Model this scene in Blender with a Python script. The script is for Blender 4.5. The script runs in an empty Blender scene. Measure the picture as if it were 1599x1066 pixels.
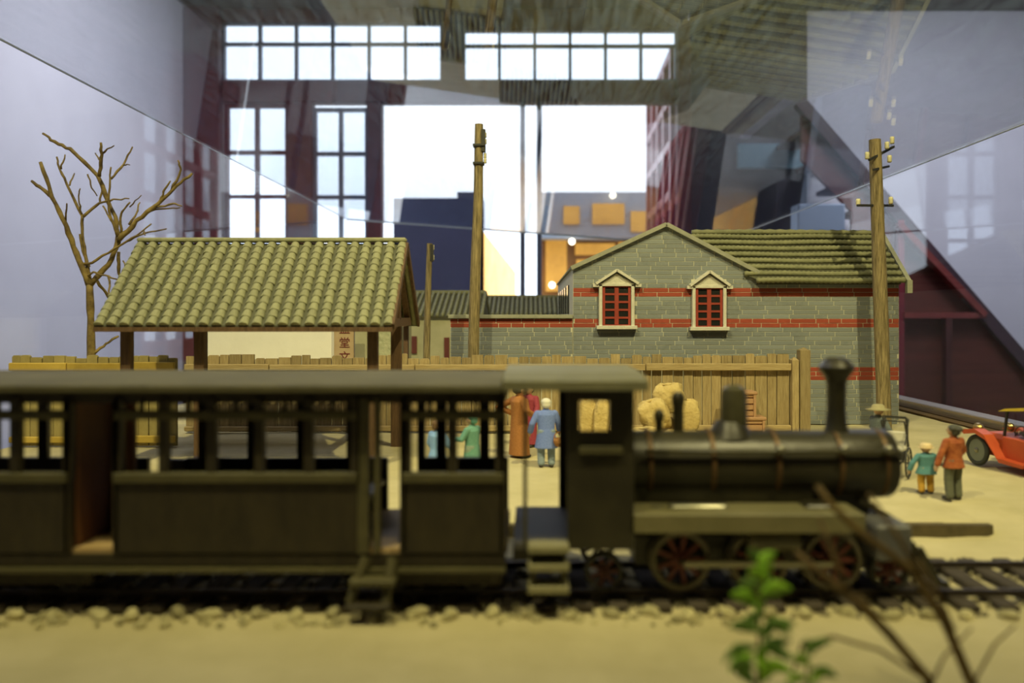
import bpy, bmesh, math, random
from mathutils import Vector, Matrix, noise
random.seed(7)
R = math.radians
SC = bpy.context.scene
COL = SC.collection
# ---------------------------------------------------------------- camera, world, lights
F, H, VX, VY = 1300.0, 0.30, 830.0, 492.0          # focal length in px, eye height above the model ground, vanishing point
cam_d = bpy.data.cameras.new('camera'); cam = bpy.data.objects.new('camera', cam_d); COL.objects.link(cam)
cam.location = (0, 0, H); cam.rotation_euler = (R(90), 0, 0)
cam_d.sensor_width = 36; cam_d.lens = F / 1599 * 36; cam_d.clip_start = .01; cam_d.clip_end = 200
cam_d.shift_x = -(VX - 799.5) / 1599; cam_d.shift_y = -(533 - VY) / 1599
cam_d.dof.use_dof = True; cam_d.dof.focus_distance = 2.2; cam_d.dof.aperture_fstop = 2.5
SC.camera = cam
SC.view_settings.view_transform = 'Standard'; SC.view_settings.look = 'None'
SC.view_settings.exposure = 0.55; SC.view_settings.gamma = 1.0; SC.view_settings.use_curve_mapping = False
w = bpy.data.worlds.new('daylight'); SC.world = w; w.use_nodes = True
w.node_tree.nodes['Background'].inputs[0].default_value = (.80, .89, 1.0, 1)
w.node_tree.nodes['Background'].inputs[1].default_value = 2.0

def spot(name, loc, target, power, color, angle, size, blend=.6):
    d = bpy.data.lights.new(name, 'SPOT'); d.energy = power; d.color = color; d.spot_size = R(angle); d.spot_blend = blend; d.shadow_soft_size = size
    o = bpy.data.objects.new(name, d); COL.objects.link(o); o.location = loc
    o.rotation_euler = (Vector(target) - Vector(loc)).to_track_quat('-Z', 'Y').to_euler()
    return o
WARM = (1.0, .86, .40)
spot('display_spotlight', (1.05, .15, 2.6), (.40, 2.1, .1), 310, WARM, 62, .03, .9)
spot('display_spotlight', (-.75, .05, 2.6), (-.30, 2.0, .1), 255, WARM, 64, .03, .9)
spot('display_spotlight', (.1, -.2, 2.6), (.1, .8, 0), 40, WARM, 74, .05)

def area(name, loc, target, power, color, size):
    d = bpy.data.lights.new(name, 'AREA'); d.energy = power; d.color = color; d.size = size
    o = bpy.data.objects.new(name, d); COL.objects.link(o); o.location = loc
    o.rotation_euler = (Vector(target) - Vector(loc)).to_track_quat('-Z', 'Y').to_euler()
area('hall_wall_fill', (-1.6, 5.6, 3.15), (-2.6, 5.6, -.8), 62, (.86, .88, 1.0), 1.4)  # added fill lamps without fittings, to brighten the hall walls
area('hall_wall_fill', (3.4, 6.0, 3.15), (4.2, 6.8, -.8), 62, (.82, .87, 1.0), 1.4)
area('hall_wall_fill', (-1.6, 1.6, 3.15), (-2.8, 1.8, -.8), 26, (.86, .88, 1.0), 1.4)
# ---------------------------------------------------------------- materials
MATS = {}
def mat(name, c1, c2=None, scale=30, rough=.7, bump=.0, bscale=None, metal=0, stretch=None, rnd=0, spec=.5, coat=0, emit=0):
    if name in MATS: return MATS[name]
    m = bpy.data.materials.new(name); m.use_nodes = True; nt = m.node_tree; N = nt.nodes; L = nt.links
    b = N['Principled BSDF']; b.inputs['Roughness'].default_value = rough; b.inputs['Metallic'].default_value = metal
    b.inputs['Specular IOR Level'].default_value = spec; b.inputs['Coat Weight'].default_value = coat
    c1 = (*c1, 1); c2 = (*c2, 1) if c2 else c1
    tc = N.new('ShaderNodeTexCoord'); mp = N.new('ShaderNodeMapping'); L.new(tc.outputs['Object'], mp.inputs[0])
    if stretch: mp.inputs['Scale'].default_value = stretch
    nz = N.new('ShaderNodeTexNoise'); nz.inputs['Scale'].default_value = scale; nz.inputs['Detail'].default_value = 6; nz.inputs['Roughness'].default_value = .65
    L.new(mp.outputs[0], nz.inputs['Vector'])
    cr = N.new('ShaderNodeValToRGB'); cr.color_ramp.elements[0].position = .32; cr.color_ramp.elements[1].position = .68
    cr.color_ramp.elements[0].color = c1; cr.color_ramp.elements[1].color = c2
    L.new(nz.outputs['Fac'], cr.inputs[0]); out = cr.outputs[0]
    if rnd:
        oi = N.new('ShaderNodeObjectInfo'); mr = N.new('ShaderNodeMapRange'); hs = N.new('ShaderNodeHueSaturation')
        mr.inputs['To Min'].default_value = 1 - rnd; mr.inputs['To Max'].default_value = 1 + rnd
        L.new(oi.outputs['Random'], mr.inputs['Value']); L.new(mr.outputs[0], hs.inputs['Value']); L.new(out, hs.inputs['Color']); out = hs.outputs[0]
    L.new(out, b.inputs['Base Color'])
    if emit:
        L.new(out, b.inputs['Emission Color']); b.inputs['Emission Strength'].default_value = emit
    if bump:
        n2 = N.new('ShaderNodeTexNoise'); n2.inputs['Scale'].default_value = bscale or scale * 3; n2.inputs['Detail'].default_value = 5
        L.new(mp.outputs[0], n2.inputs['Vector']); bp = N.new('ShaderNodeBump'); bp.inputs['Strength'].default_value = bump
        bp.inputs['Distance'].default_value = .004; L.new(n2.outputs['Fac'], bp.inputs['Height']); L.new(bp.outputs[0], b.inputs['Normal'])
    MATS[name] = m; return m

def glass_mat(name, tint, rough=.0, scratches=0, f0=.08):
    if name in MATS: return MATS[name]
    m = bpy.data.materials.new(name); m.use_nodes = True; nt = m.node_tree; N = nt.nodes; L = nt.links; N.clear()
    o = N.new('ShaderNodeOutputMaterial'); mx = N.new('ShaderNodeMixShader'); t = N.new('ShaderNodeBsdfTransparent'); g = N.new('ShaderNodeBsdfGlossy')
    t.inputs[0].default_value = (*tint, 1); g.inputs['Roughness'].default_value = rough
    ge = N.new('ShaderNodeNewGeometry'); dt = N.new('ShaderNodeVectorMath'); dt.operation = 'DOT_PRODUCT'
    L.new(ge.outputs['Normal'], dt.inputs[0]); L.new(ge.outputs['Incoming'], dt.inputs[1])
    def math_(op, a, b):
        n = N.new('ShaderNodeMath'); n.operation = op
        for i, v in enumerate((a, b)):
            if v is None: continue
            if isinstance(v, (int, float)): n.inputs[i].default_value = v
            else: L.new(v, n.inputs[i])
        return n.outputs[0]
    a = math_('ABSOLUTE', dt.outputs['Value'], None); s = math_('SUBTRACT', 1.0, a); p = math_('POWER', s, 5.0)
    fr = math_('ADD', math_('MULTIPLY', p, (1 - f0) * .55), f0 * .5)
    L.new(fr, mx.inputs[0]); L.new(t.outputs[0], mx.inputs[1]); L.new(g.outputs[0], mx.inputs[2])
    if scratches:
        tc = N.new('ShaderNodeTexCoord'); mp = N.new('ShaderNodeMapping'); mp.inputs['Scale'].default_value = (14, 1.6, 1); mp.inputs['Rotation'].default_value = (0, 0, .5)
        nz = N.new('ShaderNodeTexNoise'); nz.inputs['Scale'].default_value = 6; nz.inputs['Detail'].default_value = 8
        L.new(tc.outputs['Object'], mp.inputs[0]); L.new(mp.outputs[0], nz.inputs['Vector'])
        mr = N.new('ShaderNodeMapRange'); mr.inputs['From Min'].default_value = .45; mr.inputs['From Max'].default_value = .8
        mr.inputs['To Min'].default_value = 0.0; mr.inputs['To Max'].default_value = scratches
        L.new(nz.outputs['Fac'], mr.inputs['Value']); L.new(mr.outputs[0], g.inputs['Roughness'])
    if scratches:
        m2 = N.new('ShaderNodeMixShader'); df = N.new('ShaderNodeBsdfTranslucent'); df.inputs[0].default_value = (.35, .55, .95, 1)  # blue translucent layer puts the haze of glare into the glass colour
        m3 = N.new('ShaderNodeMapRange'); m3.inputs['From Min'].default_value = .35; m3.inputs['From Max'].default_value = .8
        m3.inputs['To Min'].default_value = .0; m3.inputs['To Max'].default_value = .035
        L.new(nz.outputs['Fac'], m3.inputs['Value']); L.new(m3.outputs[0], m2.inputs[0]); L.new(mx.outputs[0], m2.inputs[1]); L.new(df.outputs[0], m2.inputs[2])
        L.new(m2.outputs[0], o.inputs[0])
    else: L.new(mx.outputs[0], o.inputs[0])
    MATS[name] = m; return m

# ---------------------------------------------------------------- mesh helpers
def px(x, D): return (x - VX) * D / F
def pz(y, D): return H - (y - VY) * D / F

class MB:
    def __init__(s): s.v = []; s.f = []
    def add(s, vs, fs):
        k = len(s.v); s.v += [tuple(v) for v in vs]; s.f += [tuple(i + k for i in f) for f in fs]; return s
    def box(s, x0, x1, y0, y1, z0, z1):
        return s.add([(x0,y0,z0),(x1,y0,z0),(x1,y1,z0),(x0,y1,z0),(x0,y0,z1),(x1,y0,z1),(x1,y1,z1),(x0,y1,z1)],
                     [(0,3,2,1),(4,5,6,7),(0,1,5,4),(1,2,6,5),(2,3,7,6),(3,0,4,7)])
    def bar(s, p, q, w, h, up=(0,0,1)):
        p, q = Vector(p), Vector(q); d = (q - p).normalized(); u = Vector(up)
        a = d.cross(u)
        if a.length < 1e-4: a = d.cross(Vector((1,0,0)))
        a.normalize(); b = a.cross(d).normalized(); vs = []
        for e in (p, q):
            for i, j in ((-1,-1),(1,-1),(1,1),(-1,1)): vs.append(e + a * (w / 2 * i) + b * (h / 2 * j))
        return s.add(vs, [(3,2,1,0),(4,5,6,7),(0,1,5,4),(1,2,6,5),(2,3,7,6),(3,0,4,7)])
    def prism(s, poly, y0, y1, axis='y'):
        n = len(poly)
        def P(a, b, t): return (a, t, b) if axis == 'y' else ((t, a, b) if axis == 'x' else (a, b, t))
        vs = [P(a, b, y0) for a, b in poly] + [P(a, b, y1) for a, b in poly]
        fs = [tuple(range(n)), tuple(range(2 * n - 1, n - 1, -1))] + [(i, i + n, (i + 1) % n + n, (i + 1) % n) for i in range(n)]
        return s.add(vs, fs)
    def rings(s, rings, caps=True, closed=False):
        n = len(rings[0]); k = len(s.v); m = len(rings)
        for r in rings: s.v += [tuple(p) for p in r]
        for i in range(m if closed else m - 1):
            a = k + i * n; b = k + ((i + 1) % m) * n
            for j in range(n): s.f.append((a + j, a + (j + 1) % n, b + (j + 1) % n, b + j))
        if caps and not closed: s.f.append(tuple(k + j for j in range(n - 1, -1, -1))); s.f.append(tuple(k + (m - 1) * n + j for j in range(n)))
        return s
    def tube(s, pts, rad, n=8, closed=False):
        pts = [Vector(p) for p in pts]; m = len(pts)
        if not hasattr(rad, '__len__'): rad = [rad] * m
        a = None; rs = []
        for i, p in enumerate(pts):
            d = (pts[(i + 1) % m] - pts[i - 1]) if closed else (pts[min(i + 1, m - 1)] - pts[max(i - 1, 0)])
            d.normalize()
            if a is None: a = d.orthogonal().normalized()
            a = (a - d * a.dot(d)).normalized(); b = d.cross(a)
            rs.append([p + (a * math.cos(t) + b * math.sin(t)) * rad[i] for t in (2 * math.pi * j / n for j in range(n))])
        return s.rings(rs, closed=closed)
    def lathe(s, prof, o, axis='z', n=20):
        o = Vector(o); rs = []
        for r, z in prof:
            ring = []
            for j in range(n):
                t = 2 * math.pi * j / n; c, d = r * math.cos(t), r * math.sin(t)
                ring.append(o + Vector({'z': (c, d, z), 'y': (c, z, -d), 'x': (z, c, d)}[axis]))
            rs.append(ring)
        return s.rings(rs)
    def cap(s, p, q, r0, r1, n=12):
        p, q = Vector(p), Vector(q); d = (q - p); L = d.length; d = d / L if L > 1e-6 else Vector((0,0,1))
        pts = []; rad = []
        for t in (-1, -.85, -.5, 0): pts.append(p + d * r0 * t); rad.append(max(r0 * math.sqrt(max(0, 1 - t * t)), r0 * .08))
        for t in (0, .5, .85, 1): pts.append(q + d * r1 * t); rad.append(max(r1 * math.sqrt(max(0, 1 - t * t)), r1 * .08))
        a = d.orthogonal().normalized(); b = d.cross(a)
        return s.rings([[c + (a * math.cos(t) + b * math.sin(t)) * r for t in (2 * math.pi * j / n for j in range(n))] for c, r in zip(pts, rad)])
    def ell(s, c, r, n=14, amp=0, seed=0, sq=1.0):
        c = Vector(c); rs = []
        for i in range(n + 1):
            ph = math.pi * (i + .0) / n; ring = []
            for j in range(n * 2):
                t = math.pi * j / n; sp = max(math.sin(ph), .02)
                d = Vector((sp * math.cos(t), sp * math.sin(t), -math.cos(ph)))
                if sq != 1: d = Vector([math.copysign(abs(e) ** sq, e) for e in d])
                k = 1 + (amp * noise.noise(d * 2.2 + Vector((seed * 7.3, seed, 0))) if amp else 0)
                ring.append(c + Vector((d.x * r[0], d.y * r[1], d.z * r[2])) * k)
            rs.append(ring)
        return s.rings(rs)
    def loft(s, secs, n=20):
        return s.rings([[(cx + rx * math.cos(t), cy + ry * math.sin(t), z) for t in (2 * math.pi * j / n for j in range(n))] for z, rx, ry, cx, cy in secs])
    def mesh(s, name, m, o=(0,0,0), smooth=False, bevel=0):
        me = bpy.data.meshes.new(name); o = Vector(o)
        me.from_pydata([Vector(v) - o for v in s.v], [], s.f)
        bm = bmesh.new(); bm.from_mesh(me); bmesh.ops.recalc_face_normals(bm, faces=bm.faces[:])
        if bevel: bmesh.ops.bevel(bm, geom=bm.edges[:], offset=bevel, segments=1, affect='EDGES', clamp_overlap=True)
        bm.to_mesh(me); bm.free()
        me.materials.append(m)
        if smooth: me.shade_smooth()
        return me
    def build(s, name, m, parent=None, local=False, smooth=False, bevel=0, remesh=0, label=None, auto=False):
        if parent is None:
            xs, ys, zs = zip(*s.v); o = Vector(((min(xs) + max(xs)) / 2, (min(ys) + max(ys)) / 2, min(zs)))
        else: o = Vector((0,0,0)) if local else wloc(parent)
        ob = bpy.data.objects.new(name, s.mesh(name, m, o, smooth, bevel)); COL.objects.link(ob)
        if parent is None: ob.location = o
        else: ob.parent = parent
        if remesh:
            r = ob.modifiers.new('surface', 'REMESH'); r.mode = 'VOXEL'; r.voxel_size = remesh; r.use_smooth_shade = True
            q = ob.modifiers.new('soften', 'SMOOTH'); q.factor = .5; q.iterations = 3
        if auto:
            for p in ob.data.polygons: p.use_smooth = True
            ob.data.set_sharp_from_angle(angle=R(35))
        if label: ob['label'] = label
        return ob
def wloc(o):
    v = Vector((0,0,0))
    while o: v = v + o.location; o = o.parent
    return v
def tag(o, label, cat, group=None):
    o['label'] = label; o['category'] = cat
    if group: o['group'] = group
    return o
def thing(name, label, cat, loc=(0,0,0), rz=0, sc=1, group=None):
    o = bpy.data.objects.new(name, None); COL.objects.link(o); o.location = loc; o.rotation_euler = (0,0,rz); o.scale = (sc,) * 3; o.empty_display_size = .02
    return tag(o, label, cat, group)
def struct(o, label=None):
    o['kind'] = 'structure'
    if label: o['label'] = label
    return o
def sroot(name, loc):
    o = bpy.data.objects.new(name, None); COL.objects.link(o); o.location = loc; o['kind'] = 'structure'; return o
def inst(me, name, parent, loc, rot=None, scale=None):
    ob = bpy.data.objects.new(name, me); COL.objects.link(ob); ob.parent = parent; ob.location = Vector(loc) - wloc(parent)
    if rot is not None: ob.rotation_euler = rot
    if scale is not None: ob.scale = scale
    return ob

# ---------------------------------------------------------------- palette
sand = mat('sand', (.45,.40,.22), (.56,.50,.30), 9, .95, .5, 60)
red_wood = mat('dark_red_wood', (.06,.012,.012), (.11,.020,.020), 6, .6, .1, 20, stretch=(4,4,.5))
bright_red_wood = mat('red_lacquer_wood', (.22,.025,.04), (.30,.04,.05), 6, .35)
white_wall = mat('white_plaster', (.70,.69,.74), (.76,.75,.80), 2, .9)
ceil_m = mat('dark_ceiling_timber', (.05,.04,.035), (.09,.07,.055), 4, .6, stretch=(.3,6,1))
floor_m = mat('dark_hall_tiles', (.07,.055,.05), (.10,.08,.07), 3, .4)
glassm = glass_mat('case_glass', (.985,.99,.995))
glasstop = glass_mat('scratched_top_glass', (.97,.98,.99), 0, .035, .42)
pane_m = glass_mat('window_glass', (.93,.96,1.0))
# ================================================================ ROOM
YB = 8.0; K = F / YB
def rx(x): return (x - VX) / K
def rzz(y): return H + (VY - y) / K
FZ, CZ = -.85, 3.25
WL, WR = rx(290), 5.3
struct(MB().box(WL - .2, WR + .2, -3.2, YB + .2, FZ - .15, FZ).build('floor', floor_m))
struct(MB().box(WL - .2, WR + .2, -3.2, YB + .2, CZ, CZ + .15).build('ceiling', ceil_m))
struct(MB().box(WL - .15, WL, -3.2, YB, FZ, CZ).build('wall_left', white_wall))
struct(MB().box(WR, WR + .15, -3.2, YB, FZ, CZ).build('wall_right', white_wall))
struct(MB().box(WL - .2, WR + .2, -3.35, -3.2, FZ, CZ).build('wall_front', red_wood))
wb = sroot('wall_back', (0, YB, FZ))
def wpart(name, x0, x1, y0, y1, m, dy=.1, yo=0):      # image-measured rectangle of the far facade
    return MB().box(rx(x0), rx(x1), YB + yo, YB + yo + dy, max(rzz(y1), FZ), min(rzz(y0), CZ)).build(name, m, wb, bevel=.012)
BOT = 700
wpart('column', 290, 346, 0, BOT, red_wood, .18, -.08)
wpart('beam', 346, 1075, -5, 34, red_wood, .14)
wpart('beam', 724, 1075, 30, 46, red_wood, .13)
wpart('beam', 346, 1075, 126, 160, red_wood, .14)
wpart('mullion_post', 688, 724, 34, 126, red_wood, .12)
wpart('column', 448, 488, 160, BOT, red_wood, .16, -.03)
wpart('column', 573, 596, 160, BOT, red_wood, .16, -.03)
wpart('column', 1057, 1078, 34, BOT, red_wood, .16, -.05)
wpart('panel', 1078, 1262, -5, BOT, mat('dark_timber', (.035,.03,.035), (.06,.045,.05), 3, .5), .1, .02)  # panel in a very dark timber colour
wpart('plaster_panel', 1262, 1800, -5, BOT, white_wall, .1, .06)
# transom windows
def lattice(name, x0, x1, ys, cols, m, fw=4.5, bottom=None):
    w_ = sroot(name, (rx((x0 + x1) / 2), YB + .03, rzz(ys[-1])))
    f = MB(); h = fw / 2 / K
    xs = [x0 + (x1 - x0) * i / cols for i in range(cols + 1)]
    for x in xs: f.box(rx(x) - h, rx(x) + h, YB + .02, YB + .08, rzz(ys[-1]) - h, rzz(ys[0]) + h)
    for y in ys: f.box(rx(x0), rx(x1), YB + .025, YB + .075, rzz(y) - h, rzz(y) + h)
    f.build('window_frame', m, w_)
    for i in range(cols):
        for j in range(len(ys) - 1):
            MB().box(rx(xs[i]) + h, rx(xs[i + 1]) - h, YB + .045, YB + .053, rzz(ys[j + 1]) + h, rzz(ys[j]) - h).build('pane', pane_m, w_)
    if bottom: MB().box(rx(x0), rx(x1), YB + .02, YB + .08, FZ, rzz(ys[-1])).build('lower_panel', m, w_, bevel=.01)
    return w_
steel = mat('blue_grey_frame', (.06,.07,.10), (.09,.10,.13), 5, .4)
lattice('window_1', 347, 689, (35, 67, 125), 6, steel)
lattice('window_2', 724, 1057, (45, 70, 125), 6, steel)
lattice('door_1', 352, 447, (164, 237, 306, 375, 440), 2, red_wood, 6, True)
lattice('door_2', 490, 572, (170, 239, 307, 375, 440), 2, steel, 6, True)
for n_, (a, b) in (('door_3', (812, 820)), ('door_4', (838, 846))):
    d = sroot(n_, (rx(a), YB, FZ)); wpart('stile', a, b, 150, BOT, steel, .06).parent = d
    d.children[0].location = wb.location - d.location
    MB().box(rx(a) + .0, rx(b), YB - .03, YB - .005, .2, .34).build('handle', mat('brass', (.6,.42,.15), None, 5, .3, metal=1), d)
# open red leaf standing out into the courtyard
d5 = sroot('door_5', (rx(1056), YB + .15, FZ))
f = MB(); x0, y0, x1, y1 = 1.40, YB + .2, 1.46, YB + 2.3
for t in (0, .25, .5, .75, 1):
    f.bar((x0 + (x1 - x0) * t, y0 + (y1 - y0) * t, FZ), (x0 + (x1 - x0) * t, y0 + (y1 - y0) * t, 2.9), .08, .08)
for z in (-.8, 0, .5, 1.0, 1.5, 2.0, 2.45, 2.9): f.bar((x0, y0, z), (x1, y1, z), .07, .08)
f.build('leaf_frame', bright_red_wood, d5)
MB().bar((x0, y0, -.4), (x1, y1, -.4), .03, .8).build('lower_panel', bright_red_wood, d5)
for i in range(4):
    for a, b in ((0, .5), (.5, 1), (1, 1.5), (1.5, 2), (2, 2.45), (2.45, 2.9)):
        p = Vector((x0 + (x1 - x0) * (i + .5) / 4, y0 + (y1 - y0) * (i + .5) / 4, (a + b) / 2)); dd = Vector((x1 - x0, y1 - y0, 0)) / 8
        MB().bar(p - dd * .82, p + dd * .82, .01, b - a - .09).build('pane', pane_m, d5)
# right-hand hall: teal sign band, white notice, stair
t = MB().box(rx(1150), rx(1292), YB - .06, YB - .02, rzz(264), rzz(226)); tag(t.build('wall_panel', mat('teal_board', (.10,.22,.28), (.13,.26,.32), 2, .4)), 'teal grey board on the dark timber wall beyond the case', 'board')
t = MB().box(px(1246,6.8), px(1320,6.8), 6.8, 7.0, FZ, pz(318,6.8)); tag(t.build('cupboard', mat('pale_blue_paint', (.32,.40,.52), (.38,.46,.57), 2, .5), bevel=.01), 'pale blue cupboard standing under the dark stair', 'cupboard')
st = thing('staircase', 'dark red wooden staircase with panelled side rising beside the white wall', 'stairs', (3.6, 7.3, FZ))
YS = 7.2; KS = F / YS
def sx(x): return (x - VX) / KS
def sz(y): return H + (VY - y) / KS
S0, S1 = (1252, 165), (1662, 640)
MB().prism([(sx(S0[0]), sz(S0[1])), (sx(S1[0]), sz(S1[1])), (sx(S1[0]), FZ), (sx(1330), FZ), (sx(1330), sz(330)), (sx(1252), sz(250))], YS, YS + .05).build('side_panel', mat('red_brown_stair_panel', (.10,.022,.014), (.16,.036,.022), 4, .6, stretch=(.4,1,5)), st)
MB().bar((sx(1246), YS - .02, sz(160)), (sx(1662), YS - .02, sz(640)), .10, .09, up=(0,1,0)).build('stringer', mat('stair_rail_dark', (.05,.03,.04), (.08,.04,.05), 5, .35), st)
f = MB().bar((sx(1398), YS - .05, sz(352)), (sx(1530), YS - .05, sz(492)), .05, .10, up=(0,1,0)).bar((sx(1405), YS - .05, sz(492)), (sx(1532), YS - .05, sz(492)), .05, .07, up=(0,1,0))
f.build('panel_moulding', mat('stair_moulding', (.20,.035,.03), (.28,.06,.05), 5, .25), st)
MB().bar((sx(1402), YS - .04, sz(345)), (sx(1402), YS - .04, FZ), .06, .05).build('newel_post', bright_red_wood, st)
MB().bar((sx(1475), YS - .04, sz(495)), (sx(1475), YS - .04, FZ), .08, .05).build('panel_post', red_wood, st)
for i in range(13):
    u = i / 12; xx = S0[0] + (S1[0] - S0[0]) * u; yy = S0[1] + (S1[1] - S0[1]) * u
    MB().box(sx(xx), sx(xx) + .2, YS + .05, YS + .75, sz(yy) - .24, sz(yy) - .20).build('tread', red_wood, st)
# courtyard outside
struct(MB().box(-12, 14, YB + .2, 40, FZ - .15, FZ - .01).build('ground', mat('courtyard_paving', (.45,.45,.45), (.55,.55,.54), 1, .8)), 'pale grey courtyard paving outside the hall')
t = MB().box(px(614, 11), px(748, 11), 11, 12.2, FZ, pz(309, 11)).box(px(714, 11.2), px(748, 11), 11.2, 12.2, FZ, pz(296, 11))
tag(t.build('hoarding', mat('navy_boards', (.011,.012,.034), (.018,.018,.046), 1.5, .5)), 'dark navy hoarding standing in the courtyard', 'hoarding')
amber = mat('amber_wall_glow', (1.0,.50,.06), (1.0,.62,.16), 3, .6, emit=.9)  # lamplight on the receding wall imitated by a glow in its colour
shop = thing('arcade_building', 'amber lit shopping arcade across the courtyard', 'building', (.8, 13, FZ))
def ac(x, D): return px(x, D)
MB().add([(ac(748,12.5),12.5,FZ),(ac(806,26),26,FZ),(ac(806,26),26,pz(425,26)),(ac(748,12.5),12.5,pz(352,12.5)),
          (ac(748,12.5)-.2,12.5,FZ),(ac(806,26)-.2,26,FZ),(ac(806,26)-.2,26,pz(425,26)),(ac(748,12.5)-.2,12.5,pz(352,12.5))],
         [(0,1,2,3),(7,6,5,4),(0,4,5,1),(1,5,6,2),(2,6,7,3),(3,7,4,0)]).build('glowing_wall', amber, shop)
brownm = mat('arcade_timber', (.16,.075,.02), (.34,.16,.03), 1.2, .5)
MB().box(ac(846,13), ac(1012,13), 13, 14.5, FZ, pz(352,13)).build('timber_front', brownm, shop)
MB().box(ac(846,12.6), ac(1060,12.6), 12.6, 14.5, pz(372,12.6), pz(300,12.6)).build('canopy', mat('blue_grey_canopy', (.22,.28,.36), (.34,.36,.38), 1, .5), shop)
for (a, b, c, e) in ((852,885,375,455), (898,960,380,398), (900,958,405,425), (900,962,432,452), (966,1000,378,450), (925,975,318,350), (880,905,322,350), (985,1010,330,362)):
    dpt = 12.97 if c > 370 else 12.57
    MB().box(ac(a,dpt), ac(b,dpt), dpt-.02, dpt+.02, pz(e,dpt), pz(c,dpt)).build('interior_glow_panel', mat('dim_interior_glow', (.42,.20,.03), (.62,.32,.05), 2.5, .5, emit=.55), shop)  # glowing panels imitate the warm light inside, not real windows
for (a, y) in ((893,377), (957,305), (862,445), (827,444)):
    MB().ell((ac(a,12.5), 12.5, pz(y,12.5)), (.045,.045,.045), 8).build('lamp', mat('lamp_glow', (1,.9,.65), None, 1, .5, emit=4), shop)

# ================================================================ DISPLAY CASE
XL, XR, YF, YK = -1.24, 1.20, -.03, 5.6
def topz(x): return H + .6435 + (.466 - .6435) * (x - XL) / (XR - XL)
ARG = Vector((0, 0, 0))
case = thing('display_case', 'large glass display case around the model railway scene', 'display case', (0.05, 2.8, FZ))
basem = mat('case_base_lacquer', (.035,.022,.012), (.05,.03,.016), 6, .35)
MB().box(XL - .06, XR + .16, YF - .06, YK + .06, FZ, -.10).build('plinth', basem, case)
rim = mat('lavender_metal_rim', (.17,.15,.20), (.22,.20,.25), 4, .4)
MB().box(XR + .10, XR + .16, YF - .06, YK + .06, -.10, .006).build('rim', rim, case, bevel=.003)
MB().box(1.165, XR - .002, .0, YK, -.10, .004).box(XR + .010, XR + .098, YF - .06, YK + .06, -.10, .004).build('base_board', mat('brown_base_board', (.10,.065,.03), (.15,.10,.05), 10, .95, spec=.1), case)
MB().box(XL, XL + .008, YF, YK, -.10, topz(XL)).build('side_glass', glassm, case)
MB().box(XR, XR + .008, YF, YK, -.10, topz(XR)).build('side_glass', glassm, case)
MB().prism([(XL, -.10), (XR, -.10), (XR, topz(XR)), (XL, topz(XL))], YK, YK + .008).build('back_glass', glassm, case)
MB().prism([(XL, -.10), (XR, -.10), (XR, topz(XR)), (XL, topz(XL))], YF - .008, YF).build('front_glass', glassm, case)
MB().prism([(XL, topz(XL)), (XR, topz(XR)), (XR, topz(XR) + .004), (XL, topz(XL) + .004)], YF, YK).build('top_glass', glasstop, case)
edge = mat('polished_glass_edge', (.55,.62,.66), (.62,.68,.72), 5, .2)
MB().bar((XL, YK, topz(XL)), (XR, YK, topz(XR)), .006, .010).build('edge_bead', edge, case)
for xx in (XL, XR): MB().bar((xx, 0, topz(xx)), (xx, YK, topz(xx)), .005, .003).build('edge_bead', edge, case)

# ground with the low bank beside the track
STEP, LOW = 1.20, -.016
def gz(x, y):
    n = noise.noise(Vector((x * 6, y * 6, 0))) * .0025 + noise.noise(Vector((x * 23, y * 23, 3))) * .0012
    if x < .66: e = STEP + .006 * noise.noise(Vector((x * 15, 0, 1)))
    else: e = STEP - (x - .66) * .9
    t = (y - e) / .018 if x < .66 else (y - e + .1) / .3
    t = min(1, max(0, t)); return LOW * (1 - t) + n - .001
g = MB(); xs = [-1.19 + i * (2.35 / 190) for i in range(191)]
ys = [0 + i * .012 for i in range(200)] + [2.4 + i * .06 for i in range(54)]
for y in ys:
    for x in xs: g.v.append((x, y, gz(x, y)))
n_ = len(xs)
for j in range(len(ys) - 1):
    for i in range(n_ - 1): g.f.append((j*n_+i, j*n_+i+1, (j+1)*n_+i+1, (j+1)*n_+i))
k0 = len(g.v)
go = struct(g.build('ground', sand, smooth=True), 'sandy yellow model ground inside the case')
struct(MB().box(-1.19, 1.16, .0, YK - .06, -.1, -.03).build('ground_base', mat('raw_board', (.3,.22,.12), None, 5, .8)))

edg = MB()  # dark strip added to imitate the shadow along the bank edge
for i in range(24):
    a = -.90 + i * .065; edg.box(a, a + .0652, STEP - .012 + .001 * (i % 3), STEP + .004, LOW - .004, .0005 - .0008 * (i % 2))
tag(edg.build('edge_shadow_strip', mat('edge_shadow_brown', (.07,.055,.025), (.12,.095,.045), 30, .9, .4)), 'dark strip imitating the shadow along the bank edge behind the train', 'edging')
# ================================================================ HOUSE
YH = 2.29; KH = F / YH
def hx(x): return (x - VX) / KH
def hz(y): return H + (VY - y) / KH
house = thing('brick_house', 'grey brick house with red brick bands and pedimented gable windows', 'house', (hx(1150), YH + .3, 0))
mortar = mat('pale_mortar', (.50,.49,.38), (.66,.64,.50), 40, .9)
brickm = mat('grey_brick', (.19,.215,.225), (.25,.275,.275), 60, .8, .15, 200, rnd=.12)
bandm = mat('red_brick', (.27,.045,.025), (.34,.065,.035), 60, .8, .15, 200, rnd=.12)
GX0, GX1, GAP = hx(895), hx(1182), hx(1040)
WX1 = hx(1404)
zapex, zl, zr, zmain = hz(352), hz(417), hz(424), hz(443)
YW, YM = 3.6, 3.3           # rear of the gabled wing, rear of the main range
MB().prism([(GX0, 0), (GX1, 0), (GX1, zr), (GAP, zapex), (GX0, zl)], YH + .0022, YW).build('gable_wing', mortar, house)
MB().box(GX1, WX1, YH + .0022, YM, 0, zmain).build('main_range', mortar, house)
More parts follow.
